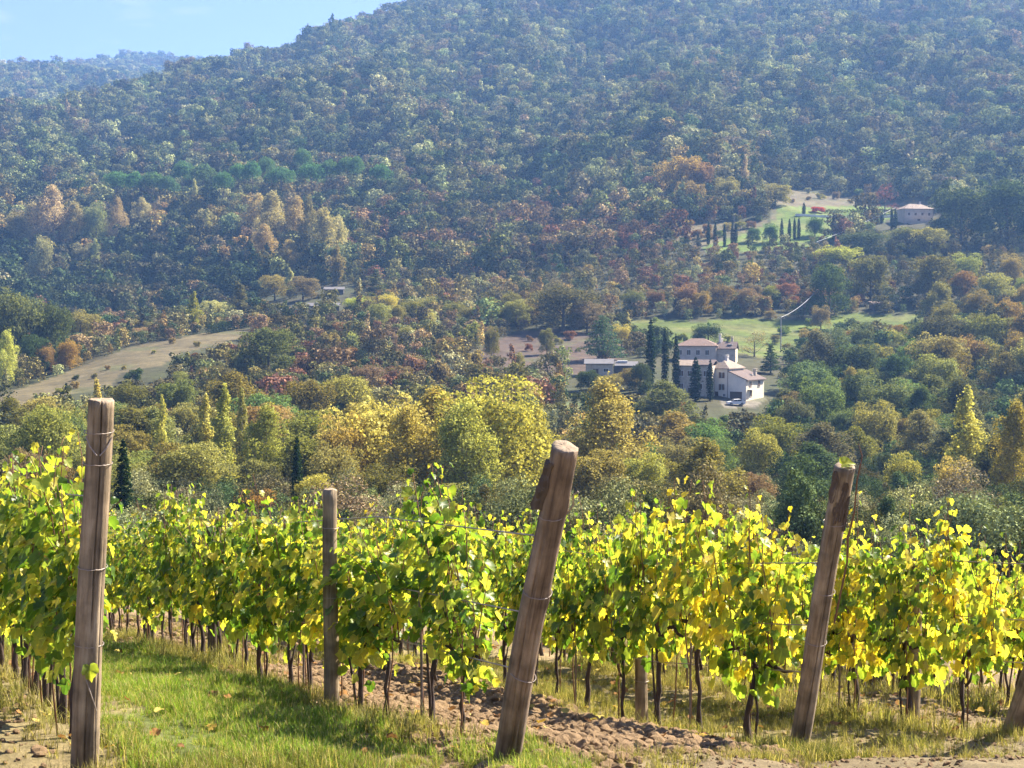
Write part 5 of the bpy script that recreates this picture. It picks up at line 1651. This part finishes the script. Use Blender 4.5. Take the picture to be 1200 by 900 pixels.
for rk, (t0, t1_) in VIEW_T.items():
    row, by, grp = ROW_SAY[rk]
    t = t0; i = 0
    while t < t1_:
        p = ROW_ENDS[rk] + U_ROW * (t + R.uniform(-.07, .07)) + V_ROW * R.uniform(-.05, .05)
        p.z = gz(p.x, p.y)
        vs = R.choice(VINES_SPARSE) if (R.random() < (.12 if rk == 'M' and t < 5 else .07)) else R.choice(VINES)
        yel = R.gauss(.0, .07)
        sc_ = R.uniform(.93, 1.08)
        lab = None
        if rk == 'L': yel -= .04
        if rk == 'R' and i in (1, 2):                      # the golden vine and its green neighbour
            yel = .17 if i == 1 else .05
        if rk == 'R' and i == 3: yel = -.12
        if rk == 'R' and i == 4: yel = -.10
        if rk == 'M' and i == 0: sc_ = .80; vs = VINES_SPARSE[0]
        if rk == 'S': yel += .04
        e = empty('grapevine', p, ROW_RZ + (math.pi if R.random() < .5 else 0) + R.uniform(-.06, .06))
        hs = {'L': 1.08, 'M': 1.13, 'R': 1.22, 'S': 1.17}.get(rk, 1.1)
        if rk == 'M' and t < 4.5: hs = .97
        e.scale = (sc_ * 1.03, sc_, sc_ * hs * R.uniform(.95, 1.06))
        link('trunk', vs[0], e); link('cane', vs[1], e); f = link('foliage', vs[2], e)
        f.color = (yel, 0, 0, 1)
        if by and i < (9 if rk in 'LM' else 6):
            lab = '%s grapevine behind %s, in the %s' % (ORD[i], by, row)
            if rk == 'R' and i == 1: lab = 'brightest golden yellow grapevine, second behind the right leaning post'
            if rk == 'M' and i == 0: lab = 'low thin grapevine just left of the foot of the middle leaning post'
        elif rk == 'M': lab = 'grapevine with small dark trunk at the far left end of the middle row'
        elif rk == 'L': lab = 'grapevine cut off by the left edge, deep in the left row'
        elif rk == 'R': lab = 'far grapevine of the right row, mostly hidden behind the middle row'
        elif rk == 'S': lab = 'far grapevine of the right edge row, mostly hidden behind the right row'
        else: lab = 'grapevine of a farther row glimpsed between the trunks of the right rows'
        tag(e, lab, 'grapevine', grp)
        n_v += 1
        # thin stake beside some vines
        if rk in 'MRS' and i < 14 and R.random() < .35:
            s = MB(); s.tube([(0, 0, -.1), (0, 0, .5), (R.uniform(-.02, .02), 0, 1.0)], [.011, .010, .009], 6)
            so = s.build('vine_stake', M_STAKE); q = p + U_ROW * .22; so.location = (q.x, q.y, gz(q.x, q.y))
            tag(so, 'thin wooden stake among the vines of the %s' % row, 'stake', 'stakes in the %s' % row)
        t += R.uniform(.68, .80); i += 1
print('vines', n_v)


# posts --------------------------------------------------------------
def face_angle(base, top):
    q = (top - base).normalized().to_track_quat('Z', 'Y')
    c_ = q.inverted() @ Vector((-base.x, -base.y, 0))
    return math.atan2(c_.y, c_.x)


def post_mesh(name, L, r0, r1, seed, mats, crack=None, rings=60, seg=128, bend=.0, knots=(), face=0.0):
    knots = [(k[0] + face,) + tuple(k[1:]) for k in knots]
    crack = [(k[0] + face,) + tuple(k[1:]) for k in (crack or [])]
    rg = random.Random(seed)
    ph = [rg.uniform(0, 6.28) for _ in range(12)]
    vs, fs, mi = [], [], []
    for i in range(rings + 1):
        t = i / rings; z = -.35 + (L + .35) * t
        r = r0 + (r1 - r0) * t
        bx = bend * math.sin(math.pi * t) + .006 * math.sin(7 * t + ph[0]); by = .006 * math.sin(5 * t + ph[1])
        for k in range(seg):
            a = 2 * math.pi * k / seg
            q = 1 + .035 * math.cos(2 * a + ph[2] + 1.2 * t) + .025 * math.cos(3 * a + ph[3] - t) + .014 * math.cos(7 * a + ph[4] + .8 * math.sin(3 * t)) + .010 * math.cos(13 * a + ph[5] + 2 * t) + .02 * math.sin(9 * t + ph[6] + a)
            q += rg.uniform(-.006, .006)
            for (ka, kz, kr, kh) in knots:
                da = (a - ka + math.pi) % (2 * math.pi) - math.pi
                q += kh * math.exp(-(da / kr) ** 2 - ((t - kz) / .022) ** 2)
            if crack:
                for (ca, z0, z1, dep, wd) in crack:
                    if z0 <= t <= z1:
                        da = (a - (ca + .10 * math.sin(4 * t + ph[7]) + .03 * math.sin(17 * t)) + math.pi) % (2 * math.pi) - math.pi
                        q -= dep * math.exp(-(da / wd) ** 2) * min(1, (t - z0) / .06 + .2) * (1 if z1 >= 1 else min(1, (z1 - t) / .2))
            zz = z + (.006 * math.sin(2 * a + ph[8]) + .003 * math.sin(5 * a + ph[9]) if i == rings else 0)
            vs.append((bx + r * q * math.cos(a), by + r * q * math.sin(a), zz))
    for i in range(rings):
        for k in range(seg):
            k2 = (k + 1) % seg
            fs.append((i * seg + k, i * seg + k2, (i + 1) * seg + k2, (i + 1) * seg + k)); mi.append(0)
    # end grain, slightly dished
    o = len(vs); top0 = rings * seg
    cx = sum(v[0] for v in vs[top0:top0 + seg]) / seg; cy = sum(v[1] for v in vs[top0:top0 + seg]) / seg
    for f_ in (.75, .4):
        for k in range(seg):
            v = vs[top0 + k]
            a = 2 * math.pi * k / seg; vs.append((cx + r1 * f_ * math.cos(a), cy + r1 * f_ * math.sin(a), L + .004 + rg.uniform(-.002, .002)))
    vs.append((cx, cy, L + .004))
    for k in range(seg):
        k2 = (k + 1) % seg
        fs += [(top0 + k, top0 + k2, o + k2, o + k), (o + k, o + k2, o + seg + k2, o + seg + k), (o + seg + k, o + seg + k2, o + 2 * seg)]; mi += [1, 1, 1]
    me = bpy.data.meshes.new(name); me.from_pydata(vs, [], fs)
    for m in mats: me.materials.append(m)
    me.polygons.foreach_set('material_index', mi); me.polygons.foreach_set('use_smooth', [True] * len(fs)); me.update()
    return me


def wire_loop(parent, z, r, tilt=0.0, off=(0, 0), name='wire_loop', rad=.0026, turns=1):
    mb = MB(); pts = []
    for i in range(37):
        a = 2 * math.pi * i / 36
        pts.append((off[0] + r * math.cos(a), off[1] + r * math.sin(a), z + tilt * r * math.cos(a) + R.uniform(-.002, .002)))
    mb.tube(pts, rad, 5); return mb.build(name, M_WIRE, parent)


def orient(o, base, top):
    ax = (top - base).normalized()
    o.rotation_mode = 'QUATERNION'
    o.rotation_quaternion = ax.to_track_quat('Z', 'Y')
    o.location = base


def lean_top(base, u, v, d):
    tx, tz = px_dir(u, v)
    return Vector((tx * d, d, tz * d))


# left end post, nearly upright, split by one long crack
bL = ROW_ENDS['L'].copy()
tL = lean_top(bL, 118, 469, bL.y - .16)
LL = (tL - bL).length
fL = face_angle(bL, tL)


def at_ang(f, a, r, z):
    return Vector((r * math.cos(f + a), r * math.sin(f + a), z))


pl_ = link('vineyard_post', post_mesh('vineyard_post', LL, .079, .071, 3, [M_POST, M_END], face=fL, crack=[(.06, .50, 1.01, .55, .030), (-.55, .82, 1.01, .16, .035), (.0, -.1, .42, .25, .03), (.75, .1, .7, .10, .05), (-1.0, .3, .6, .08, .05)], knots=[(-.5, .55, .3, .05), (.7, .2, .3, .06)]))
orient(pl_, bL, tL)
for z_, tl_ in ((LL - .175, .10), (LL - .355, .04), (LL - .95, .06), (LL - 1.40, .02)): wire_loop(pl_, z_, .0808, tl_)
for sgn in (-1, 1):
    mb = MB(); mb.tube([at_ang(fL, sgn * 1.1, .080, LL - .20), at_ang(fL, sgn * .6, .080, LL - .255), at_ang(fL, sgn * .1, .080, LL - .30)], .004, 5); mb.build('wire_tie', M_WIRE, pl_)
mb = MB(); mb.tube([at_ang(fL, -.1, .084, LL - 1.58), at_ang(fL, .2, .088, LL - 1.66), at_ang(fL, .55, .087, LL - 1.74), at_ang(fL, .75, .084, LL - 1.78), at_ang(fL, .7, .082, LL - 1.9)], .0045, 5); mb.build('loose_wire', M_WIRE, pl_)
tag(pl_, 'upright thick grey post with a long black crack at the end of the left row', 'post')

# middle leaning post
bM = ROW_ENDS['M'].copy()
tM = lean_top(bM, 661, 523, bM.y - .85)
LM = (tM - bM).length
fM = face_angle(bM, tM)
pm_ = link('vineyard_post', post_mesh('vineyard_post', LM, .080, .071, 8, [M_POST_W, M_END], face=fM, crack=[(.5, .1, .72, .14, .06), (-.4, .3, .9, .10, .06), (.1, .0, .5, .12, .05)], knots=[(1.1, .62, .25, .14), (-.3, .40, .3, .07), (1.2, .86, .3, .10)]))
orient(pm_, bM, tM)
for z_, tl_ in ((LM - .42, .16), (LM - .94, .06), (LM - 1.52, -.22)): wire_loop(pm_, z_, .0815, tl_)
mb = MB(); vs, fs = [], []
na_, nz_ = 9, 16
for i in range(nz_ + 1):
    t = i / nz_
    for k in range(na_ + 1):
        a = -1.75 + 1.15 * (k / na_) * (1 - .35 * t) - .10 * math.sin(9 * t)
        lift = .078 + .006 + (.045 * t ** 1.5) * (1 - k / na_) + .006 * math.sin(13 * t + 3 * k)
        vs.append(at_ang(fM, a, lift, LM - .10 - .30 * t - .02 * math.sin(5 * k / na_)))
n0 = len(vs)
for i in range(nz_ + 1):
    t = i / nz_
    for k in range(na_ + 1):
        a = -1.75 + 1.15 * (k / na_) * (1 - .35 * t) - .10 * math.sin(9 * t)
        vs.append(at_ang(fM, a, .066 + (.04 * t ** 1.5) * (1 - k / na_), LM - .10 - .30 * t))
w_ = na_ + 1
for i in range(nz_):
    for k in range(na_):
        q = (i * w_ + k, i * w_ + k + 1, (i + 1) * w_ + k + 1, (i + 1) * w_ + k); fs.append(q); fs.append(tuple(n0 + x for x in q[::-1]))
for i in range(nz_):
    fs.append((i * w_, (i + 1) * w_, n0 + (i + 1) * w_, n0 + i * w_)); fs.append((i * w_ + na_, n0 + i * w_ + na_, n0 + (i + 1) * w_ + na_, (i + 1) * w_ + na_))
for k in range(na_):
    fs.append((nz_ * w_ + k, nz_ * w_ + k + 1, n0 + nz_ * w_ + k + 1, n0 + nz_ * w_ + k)); fs.append((k + 1, k, n0 + k, n0 + k + 1))
mb.add(vs, fs); mb.build('bark_flake', M_BARKF, pm_)
mb = MB(); mb.tube([at_ang(fM, 1.3, .085, LM - .40), at_ang(fM, 1.4, .11, LM - .34), at_ang(fM, 1.35, .098, LM - .28), at_ang(fM, 1.4, .12, LM - .25)], .0045, 5); mb.build('wire_end', M_WIRE, pm_)
tag(pm_, 'thick leaning post with pale sawn top and torn bark, ending the middle row', 'post')

# right leaning post
bR = ROW_ENDS['R'].copy()
tR = lean_top(bR, 989, 546, bR.y - .72)
LR = (tR - bR).length
fR = face_angle(bR, tR)
pr_ = link('vineyard_post', post_mesh('vineyard_post', LR, .079, .072, 15, [M_POST, M_END], face=fR, crack=[(.35, .12, .95, .30, .035), (.9, .4, .85, .12, .05), (-.5, .6, .98, .10, .06), (.1, .8, .98, .14, .05)], knots=[(-.3, .92, .4, .10), (.5, .84, .3, -.08), (1.1, .78, .3, .12), (-.8, .86, .3, .08)]))
orient(pr_, bR, tR)
for z_, tl_ in ((LR - .44, .12), (LR - 1.0, .05), (LR - 1.42, .02)): wire_loop(pr_, z_, .081, tl_)
for j, (aa, z0, hh_, wd_) in enumerate(((-.7, LR - .03, .24, .8), (.35, LR - .10, .30, .7), (-.1, LR - .26, .16, .5), (1.0, LR - .22, .26, .5))):
    vs, fs = [], []
    nz_, na_ = 9, 6
    for lay in (0, 1):
        for i in range(nz_ + 1):
            t = i / nz_
            for k in range(na_ + 1):
                a = aa + wd_ * (k / na_ - .5) * (1 - .5 * abs(2 * t - 1) ** 3) + .06 * math.sin(7 * t + j)
                vs.append(at_ang(fR, a, (.082 + .006 * math.sin(11 * t + 2 * k + j)) if lay == 0 else .066, z0 - hh_ * t + .012 * math.sin(3 * k + j)))
    w_ = na_ + 1; n0 = w_ * (nz_ + 1)
    for i in range(nz_):
        for k in range(na_):
            q = (i * w_ + k, i * w_ + k + 1, (i + 1) * w_ + k + 1, (i + 1) * w_ + k); fs.append(q); fs.append(tuple(n0 + x for x in q[::-1]))
        fs.append((i * w_, (i + 1) * w_, n0 + (i + 1) * w_, n0 + i * w_)); fs.append((i * w_ + na_, n0 + i * w_ + na_, n0 + (i + 1) * w_ + na_, (i + 1) * w_ + na_))
    for k in range(na_):
        fs.append((nz_ * w_ + k, nz_ * w_ + k + 1, n0 + nz_ * w_ + k + 1, n0 + nz_ * w_ + k)); fs.append((k + 1, k, n0 + k, n0 + k + 1))
    mb = MB(); mb.add(vs, fs); mb.build('bark_flake', M_BARKF, pr_)
tag(pr_, 'leaning cracked post with rough bark top at the end of the right row', 'post')
# dry cane climbing along it and the pale leaf on its top
mb = MB()
axr = (tR - bR).normalized(); side = Vector((axr.z, 0, -axr.x)).normalized()
cp = [bR + axr * (LR - 1.25) + side * .10 + Vector((0, -.06, 0)), bR + axr * (LR - .75) + side * .12 + Vector((0, -.06, 0)), bR + axr * (LR - .55) + side * .095 + Vector((0, -.07, 0)), bR + axr * (LR - .35) + side * .115 + Vector((0, -.05, 0)),
      bR + axr * (LR - .1) + side * .10 + Vector((0, -.04, 0)), tR + side * .13 + Vector((0, 0, .08)), tR + side * .10 + Vector((0, 0, .17))]
mb.tube(cp, [.008, .007, .009, .006, .006, .005, .002], 6); dc = mb.build('dry_cane', M_CANE)
tag(dc, 'thin dry cane climbing the right side of the right leaning post', 'cane')


def single_leaf(p, tip, nrm, size, col, label):
    rg = np.random.default_rng(4)
    me = leaves_mesh('vine_leaf', np.array([[0, 0, 0.]]), np.array([tip], dtype=float), np.array([nrm], dtype=float), np.array([size]), rg, M_VLEAF)
    o = link('vine_leaf', me); o.location = p; o.color = (col, 0, 0, 1); tag(o, label, 'leaf')


single_leaf(tR + Vector((-.02, -.03, .015)), (1, -.1, .35), (.1, -.7, .7), .09, .12, 'pale yellow leaf lying on the top of the right leaning post')
single_leaf(pl_.matrix_basis @ at_ang(fL, .05, .095, LL - 1.50), (.25, -.3, -1), (.3, -1, .3), .085, .10, 'single yellow leaf hanging low on the left post')


def mid_post(p, h, r, mat, label, group=None, lean=(0, 0), seed=0):
    me = post_mesh('vineyard_post', h, r, r * .92, seed + 40, [mat, M_END], rings=24, seg=28)
    o = link('vineyard_post', me)
    orient(o, p, p + Vector((lean[0], lean[1], h)))
    tag(o, label, 'post', group)
    for z_ in (.55, 1.1):
        if z_ < h: wire_loop(o, h - z_ + .25, r * 1.05, .05)
    return o


def row_post(rk, u):
    """the spot on a row that is seen in picture column u"""
    tx = px_dir(u, 700)[0]; e = ROW_ENDS[rk]
    t = (e.x - tx * e.y) / (tx * U_ROW.y - U_ROW.x)
    p = e + U_ROW * t; p.z = gz(p.x, p.y)
    return p


p = row_post('M', 416) - V_ROW * .20; p.z = gz(p.x, p.y)
mid_post(p, (820 - 563) * p.y / F, .062, M_POST, 'slim upright post standing above the leaves in the middle row', seed=1)
p = row_post('R', 737) + V_ROW * .14; p.z = gz(p.x, p.y)
mid_post(p, 1.3, .062, M_POST, 'short post among the leaves between the two leaning posts', seed=2)
p = row_post('S', 1062) + V_ROW * .10; p.z = gz(p.x, p.y)
mid_post(p, 1.45, .058, M_POST, 'upright post among the leaves right of the right leaning post', seed=3)
p = row_post('M', 248)
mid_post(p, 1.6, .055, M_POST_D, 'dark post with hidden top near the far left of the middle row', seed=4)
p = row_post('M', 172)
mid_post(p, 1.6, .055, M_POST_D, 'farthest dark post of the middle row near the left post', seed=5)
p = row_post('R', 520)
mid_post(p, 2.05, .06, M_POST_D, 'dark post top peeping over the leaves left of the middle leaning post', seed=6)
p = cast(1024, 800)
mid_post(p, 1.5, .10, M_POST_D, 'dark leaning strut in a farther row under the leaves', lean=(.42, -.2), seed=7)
bS = ROW_ENDS['S'] + Vector((.11, 0, 0)); bS.z = gz(bS.x, bS.y)
tS = bS + Vector((.33, -.75, 2.05))
ps_ = link('vineyard_post', post_mesh('vineyard_post', 2.2, .092, .086, 23, [M_POST, M_END], crack=[(-1.3, .1, .6, .2, .05)]))
orient(ps_, bS, tS)
tag(ps_, 'leaning post cut off by the right edge of the view', 'post')

# trellis wires
for rk, (b_, t_, L_) in {'L': (bL, tL, LL), 'M': (bM, tM, LM), 'R': (bR, tR, LR), 'S': (bS, tS, 2.2)}.items():
    row = ROW_SAY[rk][0]
    for wi, (hgt, nm) in enumerate(((.70, 'lowest'), (1.10, 'middle'), (1.62, 'highest'))):
        a = b_ + (t_ - b_) * (hgt / L_)
        far_t = {'L': 10, 'M': 31, 'R': 25, 'S': 16}[rk]
        pts = [a]
        for t in np.arange(2.5, far_t, 2.5):
            q = ROW_ENDS[rk] + U_ROW * t; q.z = gz(q.x, q.y) + hgt * .98 - (.03 if int(t / 2.5) % 2 else 0)
            pts.append(q)
        mb = MB(); mb.tube(pts, .0044, 4)
        w_ = mb.build('trellis_wire', M_WIRE)
        tag(w_, '%s trellis wire of the %s' % (nm, row), 'wire', 'trellis wires')

# ---------------------------------------------------------------- grass, clods and fallen leaves


def blade_mat():
    m, ns, ls = new_mat('grass_blade')
    out = N(ns, 'ShaderNodeOutputMaterial')
    at = N(ns, 'ShaderNodeAttribute', attribute_type='INSTANCER', attribute_name='tint')
    geo = N(ns, 'ShaderNodeNewGeometry'); mr = N(ns, 'ShaderNodeMapRange'); mr.inputs['To Min'].default_value = .55; mr.inputs['To Max'].default_value = 1.45
    ls.new(geo.outputs['Random Per Island'], mr.inputs['Value'])
    # some blades are dry straw
    st = N(ns, 'ShaderNodeMath', operation='GREATER_THAN'); st.inputs[1].default_value = .87; ls.new(geo.outputs['Random Per Island'], st.inputs[0])
    mx = N(ns, 'ShaderNodeMix', data_type='RGBA'); mx.inputs[7].default_value = (.30, .25, .11, 1); ls.new(st.outputs[0], mx.inputs[0]); ls.new(at.outputs['Color'], mx.inputs[6])
    sc = N(ns, 'ShaderNodeVectorMath', operation='SCALE'); ls.new(mx.outputs[2], sc.inputs[0]); ls.new(mr.outputs[0], sc.inputs['Scale'])
    d = N(ns, 'ShaderNodeBsdfDiffuse'); t = N(ns, 'ShaderNodeBsdfTranslucent'); ls.new(sc.outputs[0], d.inputs[0])
    mu = N(ns, 'ShaderNodeVectorMath', operation='MULTIPLY'); mu.inputs[1].default_value = (1.3, 1.3, .6); ls.new(sc.outputs[0], mu.inputs[0]); ls.new(mu.outputs[0], t.inputs[0])
    ms = N(ns, 'ShaderNodeMixShader'); ms.inputs[0].default_value = .45; ls.new(d.outputs[0], ms.inputs[1]); ls.new(t.outputs[0], ms.inputs[2]); ls.new(ms.outputs[0], out.inputs[0])
    return m


M_BLADE = blade_mat()


def tuft(seed, nb=22, h=.2, spread=.09, wd=.005):
    rg = random.Random(seed); vs, fs = [], []
    for _ in range(nb):
        an = rg.uniform(0, 6.28); r = spread * math.sqrt(rg.random())
        x, y = r * math.cos(an), r * math.sin(an)
        la = rg.uniform(0, 6.28); ln = rg.uniform(.1, .9); hh_ = h * rg.uniform(.45, 1.15); w = wd * rg.uniform(.7, 1.4)
        px, py = -math.sin(la) * w, math.cos(la) * w
        o = len(vs)
        for j, (t, ww_) in enumerate(((0, 1), (.4, .85), (.75, .55), (1, 0.05))):
            k = ln * hh_ * t * t
            zz = hh_ * (t - .35 * ln * t * t) - .02
            cx, cy = x + math.cos(la) * k, y + math.sin(la) * k
            vs += [(cx - px * ww_, cy - py * ww_, zz), (cx + px * ww_, cy + py * ww_, zz)]
        for j in range(3): fs.append((o + 2 * j, o + 2 * j + 1, o + 2 * j + 3, o + 2 * j + 2))
    me = bpy.data.meshes.new('grass_tuft'); me.from_pydata(vs, [], fs); me.materials.append(M_BLADE); me.update()
    return me


TUFTS = proto_collection('grass_prototypes', [tuft(i, 24, .20, .10) for i in range(4)] + [tuft(10 + i, 16, .30, .06, .0032) for i in range(3)])
rngG = np.random.default_rng(31)
oL, oM, oR, oS, oT = [OFFS[ROW_ORDER.index(k)] for k in 'LMRST']


def strip_points(n, c0, c1, s0, s1, near_bias=1.0):
    c = rngG.uniform(c0, c1, n); s = s0 + (s1 - s0) * rngG.uniform(0, 1, n) ** near_bias
    se = np.interp(c, OFFS, END_S)
    x = V_ROW.x * c + U_ROW.x * (s + se); y = V_ROW.y * c + U_ROW.y * (s + se)
    k = (y > 2.5)
    return x[k], y[k], c[k], s[k]


def grass(name, label, parts):
    X, Y, SC_, IX, TI = [], [], [], [], []
    for (n, c0, c1, s0, s1, bias, colr, hs, dry) in parts:
        x, y, c, s = strip_points(n, c0, c1, s0, s1, bias)
        patch = np.sin(x * 2.1 + 1.5 * np.sin(y * 1.3)) * np.sin(y * 1.7 + np.sin(x * 2.3)) + .6 * np.sin(x * 5.3 + y * 3.1)
        keep = rngG.uniform(0, 1, len(x)) < (.75 + .35 * patch)
        x, y, patch = x[keep], y[keep], patch[keep]
        n2 = len(x)
        col = np.array(colr)[None] * rngG.uniform(.75, 1.25, (n2, 1)) * np.array([1, 1, 1])[None]
        mix = np.clip(rngG.uniform(0, 1, n2) * 1.0 - .5 * patch, 0, 1) * dry
        col = col * (1 - mix[:, None]) + np.array([.25, .20, .09])[None] * mix[:, None]
        X.append(x); Y.append(y); TI.append(col)
        sz = hs * rngG.uniform(.6, 1.25, n2) * (1 + .25 * patch)
        SC_.append(sz); IX.append(np.where(rngG.uniform(0, 1, n2) < dry * .8, rngG.integers(4, 7, n2), rngG.integers(0, 4, n2)))
    x = np.concatenate(X); y = np.concatenate(Y); sz = np.clip(np.concatenate(SC_), .2, 3)
    z = ground_z(x, y)
    o = scatter(name, np.stack([x, y, z], 1), np.stack([rngG.normal(0, .1, len(x)), rngG.normal(0, .1, len(x)), rngG.uniform(0, 6.28, len(x))], 1),
                np.stack([sz, sz, sz], 1), np.concatenate(IX), np.concatenate(TI), TUFTS)
    tag(o, label, 'grass', kind='stuff')
    print(name, len(x))


G1 = (.205, .305, .048)
grass('grass', 'bright green grass growing in the alley between left and middle rows', [
    (13000, oL + .25, oM - .35, -.35, 9, .8, G1, .46, .16), (6000, oL + .25, oM - .3, 9, 24, .9, G1, .55, .2),
    (1100, oL + .3, oM - .3, -1.0, .1, 1, (.15, .17, .04), .4, .8), (500, oM - .25, oM + .35, -.7, .3, 1, G1, .55, .4)])
DG = (.225, .225, .07)
grass('dry_grass', 'yellow dry grass and weeds along the vine rows', [
    (500, oM - .45, oM + .05, .4, 5, .8, DG, .6, .8), (1100, oM - .45, oM + .15, 5, 16, .8, DG, .7, .8), (1300, oL - 1.1, oL + .35, -.2, 9, .9, DG, .55, .8), (1500, oR - .35, oR + .5, .3, 9, .8, DG, .5, .6),
    (2600, oR + .5, oS - .25, .2, 8, .8, DG, .38, .65), (900, oS - .35, oS + .35, .2, 8, .9, DG, .7, .8), (2800, oS + .75, oT + 5.0, 1.6, 12, 1, DG, .8, .8),
    (900, oR + .2, oT + .6, -1.4, .3, 1, DG, .38, 1.0), (700, oM + .2, oR, 8, 20, 1, DG, .7, .7), (350, oR - .5, oR + .4, -.7, .3, 1, (.15, .17, .04), .5, .6),
    (260, oM + .3, oR - .4, -.9, -.3, 1, DG, .4, .8), (350, oL - 1.2, oL + .2, -1.2, 0, 1, DG, .5, .9)])

# clods
M_CLOD = plain('ploughed_clod', (0.245, 0.160, 0.082), 0.95, 0.4, 14, bump=.8)
cl = []
for sd_ in range(5):
    rg = np.random.default_rng(200 + sd_)
    import bmesh
    bm = bmesh.new(); bmesh.ops.create_icosphere(bm, subdivisions=2, radius=1)
    off = rg.normal(size=(6, 3)); cut = rg.uniform(.45, .95, 6); off /= np.linalg.norm(off, axis=1, keepdims=True)
    for vv in bm.verts:
        c_ = np.array(vv.co)
        for q in range(6):
            dd = c_ @ off[q] - cut[q]
            if dd > 0: c_ = c_ - off[q] * dd
        c_ = c_ * rg.uniform(.9, 1.08); vv.co = (c_[0], c_[1], c_[2] * .7)
    me = bpy.data.meshes.new('clod'); bm.to_mesh(me); bm.free(); me.materials.append(M_CLOD); cl.append(me)
CLODS = proto_collection('clod_prototypes', cl)
X, Y, Sz = [], [], []
for (n, c0, c1, s0, s1, big) in ((16000, oM - .25, oR - .2, -.6, 9, 1.0), (2600, oM - .3, oR - .3, 9, 18, 1.2), (1100, oS + .2, oT + .6, .2, 6, .8), (900, oL - 1.6, oL - .1, -.6, 5, .7), (5000, oM - .4, oT + .5, -1.6, .4, .4), (900, oL - .8, oM, -1.6, .0, .35), (500, oR + .1, oS, .5, 5, .55)):
    x, y, c, s = strip_points(n, c0, c1, s0, s1, .9)
    X.append(x); Y.append(y); Sz.append(big * np.clip(rngG.lognormal(-3.85, .6, len(x)), .008, .065))
x = np.concatenate(X); y = np.concatenate(Y); sz = np.concatenate(Sz); n = len(x)
z = ground_z(x, y) + sz * .15
o = scatter('soil_clods', np.stack([x, y, z], 1), rngG.uniform(-.6, .6, (n, 3)) + np.stack([np.zeros(n), np.zeros(n), rngG.uniform(0, 6.28, n)], 1), sz[:, None] * rngG.uniform(.7, 1.3, (n, 3)), rngG.integers(0, 5, n), np.ones((n, 3)), CLODS)
tag(o, 'brown ploughed clods of soil between middle and right rows', 'soil', kind='stuff')

# fallen leaves
lm = []
M_FALLEN = leaf_mat('fallen_leaf', 'INSTANCER', transl=.2, noise_amt=.3, isl=.3)
for sd_ in range(3):
    rg = np.random.default_rng(300 + sd_)
    lm.append(leaves_mesh('fallen_leaf', np.array([[0, 0, 0.]]), np.array([[1., 0, .1]]), np.array([[0, 0, 1.]]), np.array([1.0]), rg, M_FALLEN))
FALLEN = proto_collection('fallen_prototypes', lm)
x, y, c, s = strip_points(700, oL - 1, oT + .5, .2, 12, .9)
n = len(x); z = ground_z(x, y) + rngG.uniform(.02, .07, n)
pal = np.array([(.36, .25, .06), (.28, .15, .06), (.22, .12, .06), (.4, .32, .1)])
o = scatter('fallen_leaves', np.stack([x, y, z], 1), np.stack([rngG.normal(0, .35, n), rngG.normal(0, .35, n), rngG.uniform(0, 6.28, n)], 1), np.repeat(rngG.uniform(.04, .075, (n, 1)), 3, 1), rngG.integers(0, 3, n), pal[rngG.integers(0, 4, n)], FALLEN)
tag(o, 'fallen yellow and brown vine leaves on the ground', 'fallen leaves', kind='stuff')
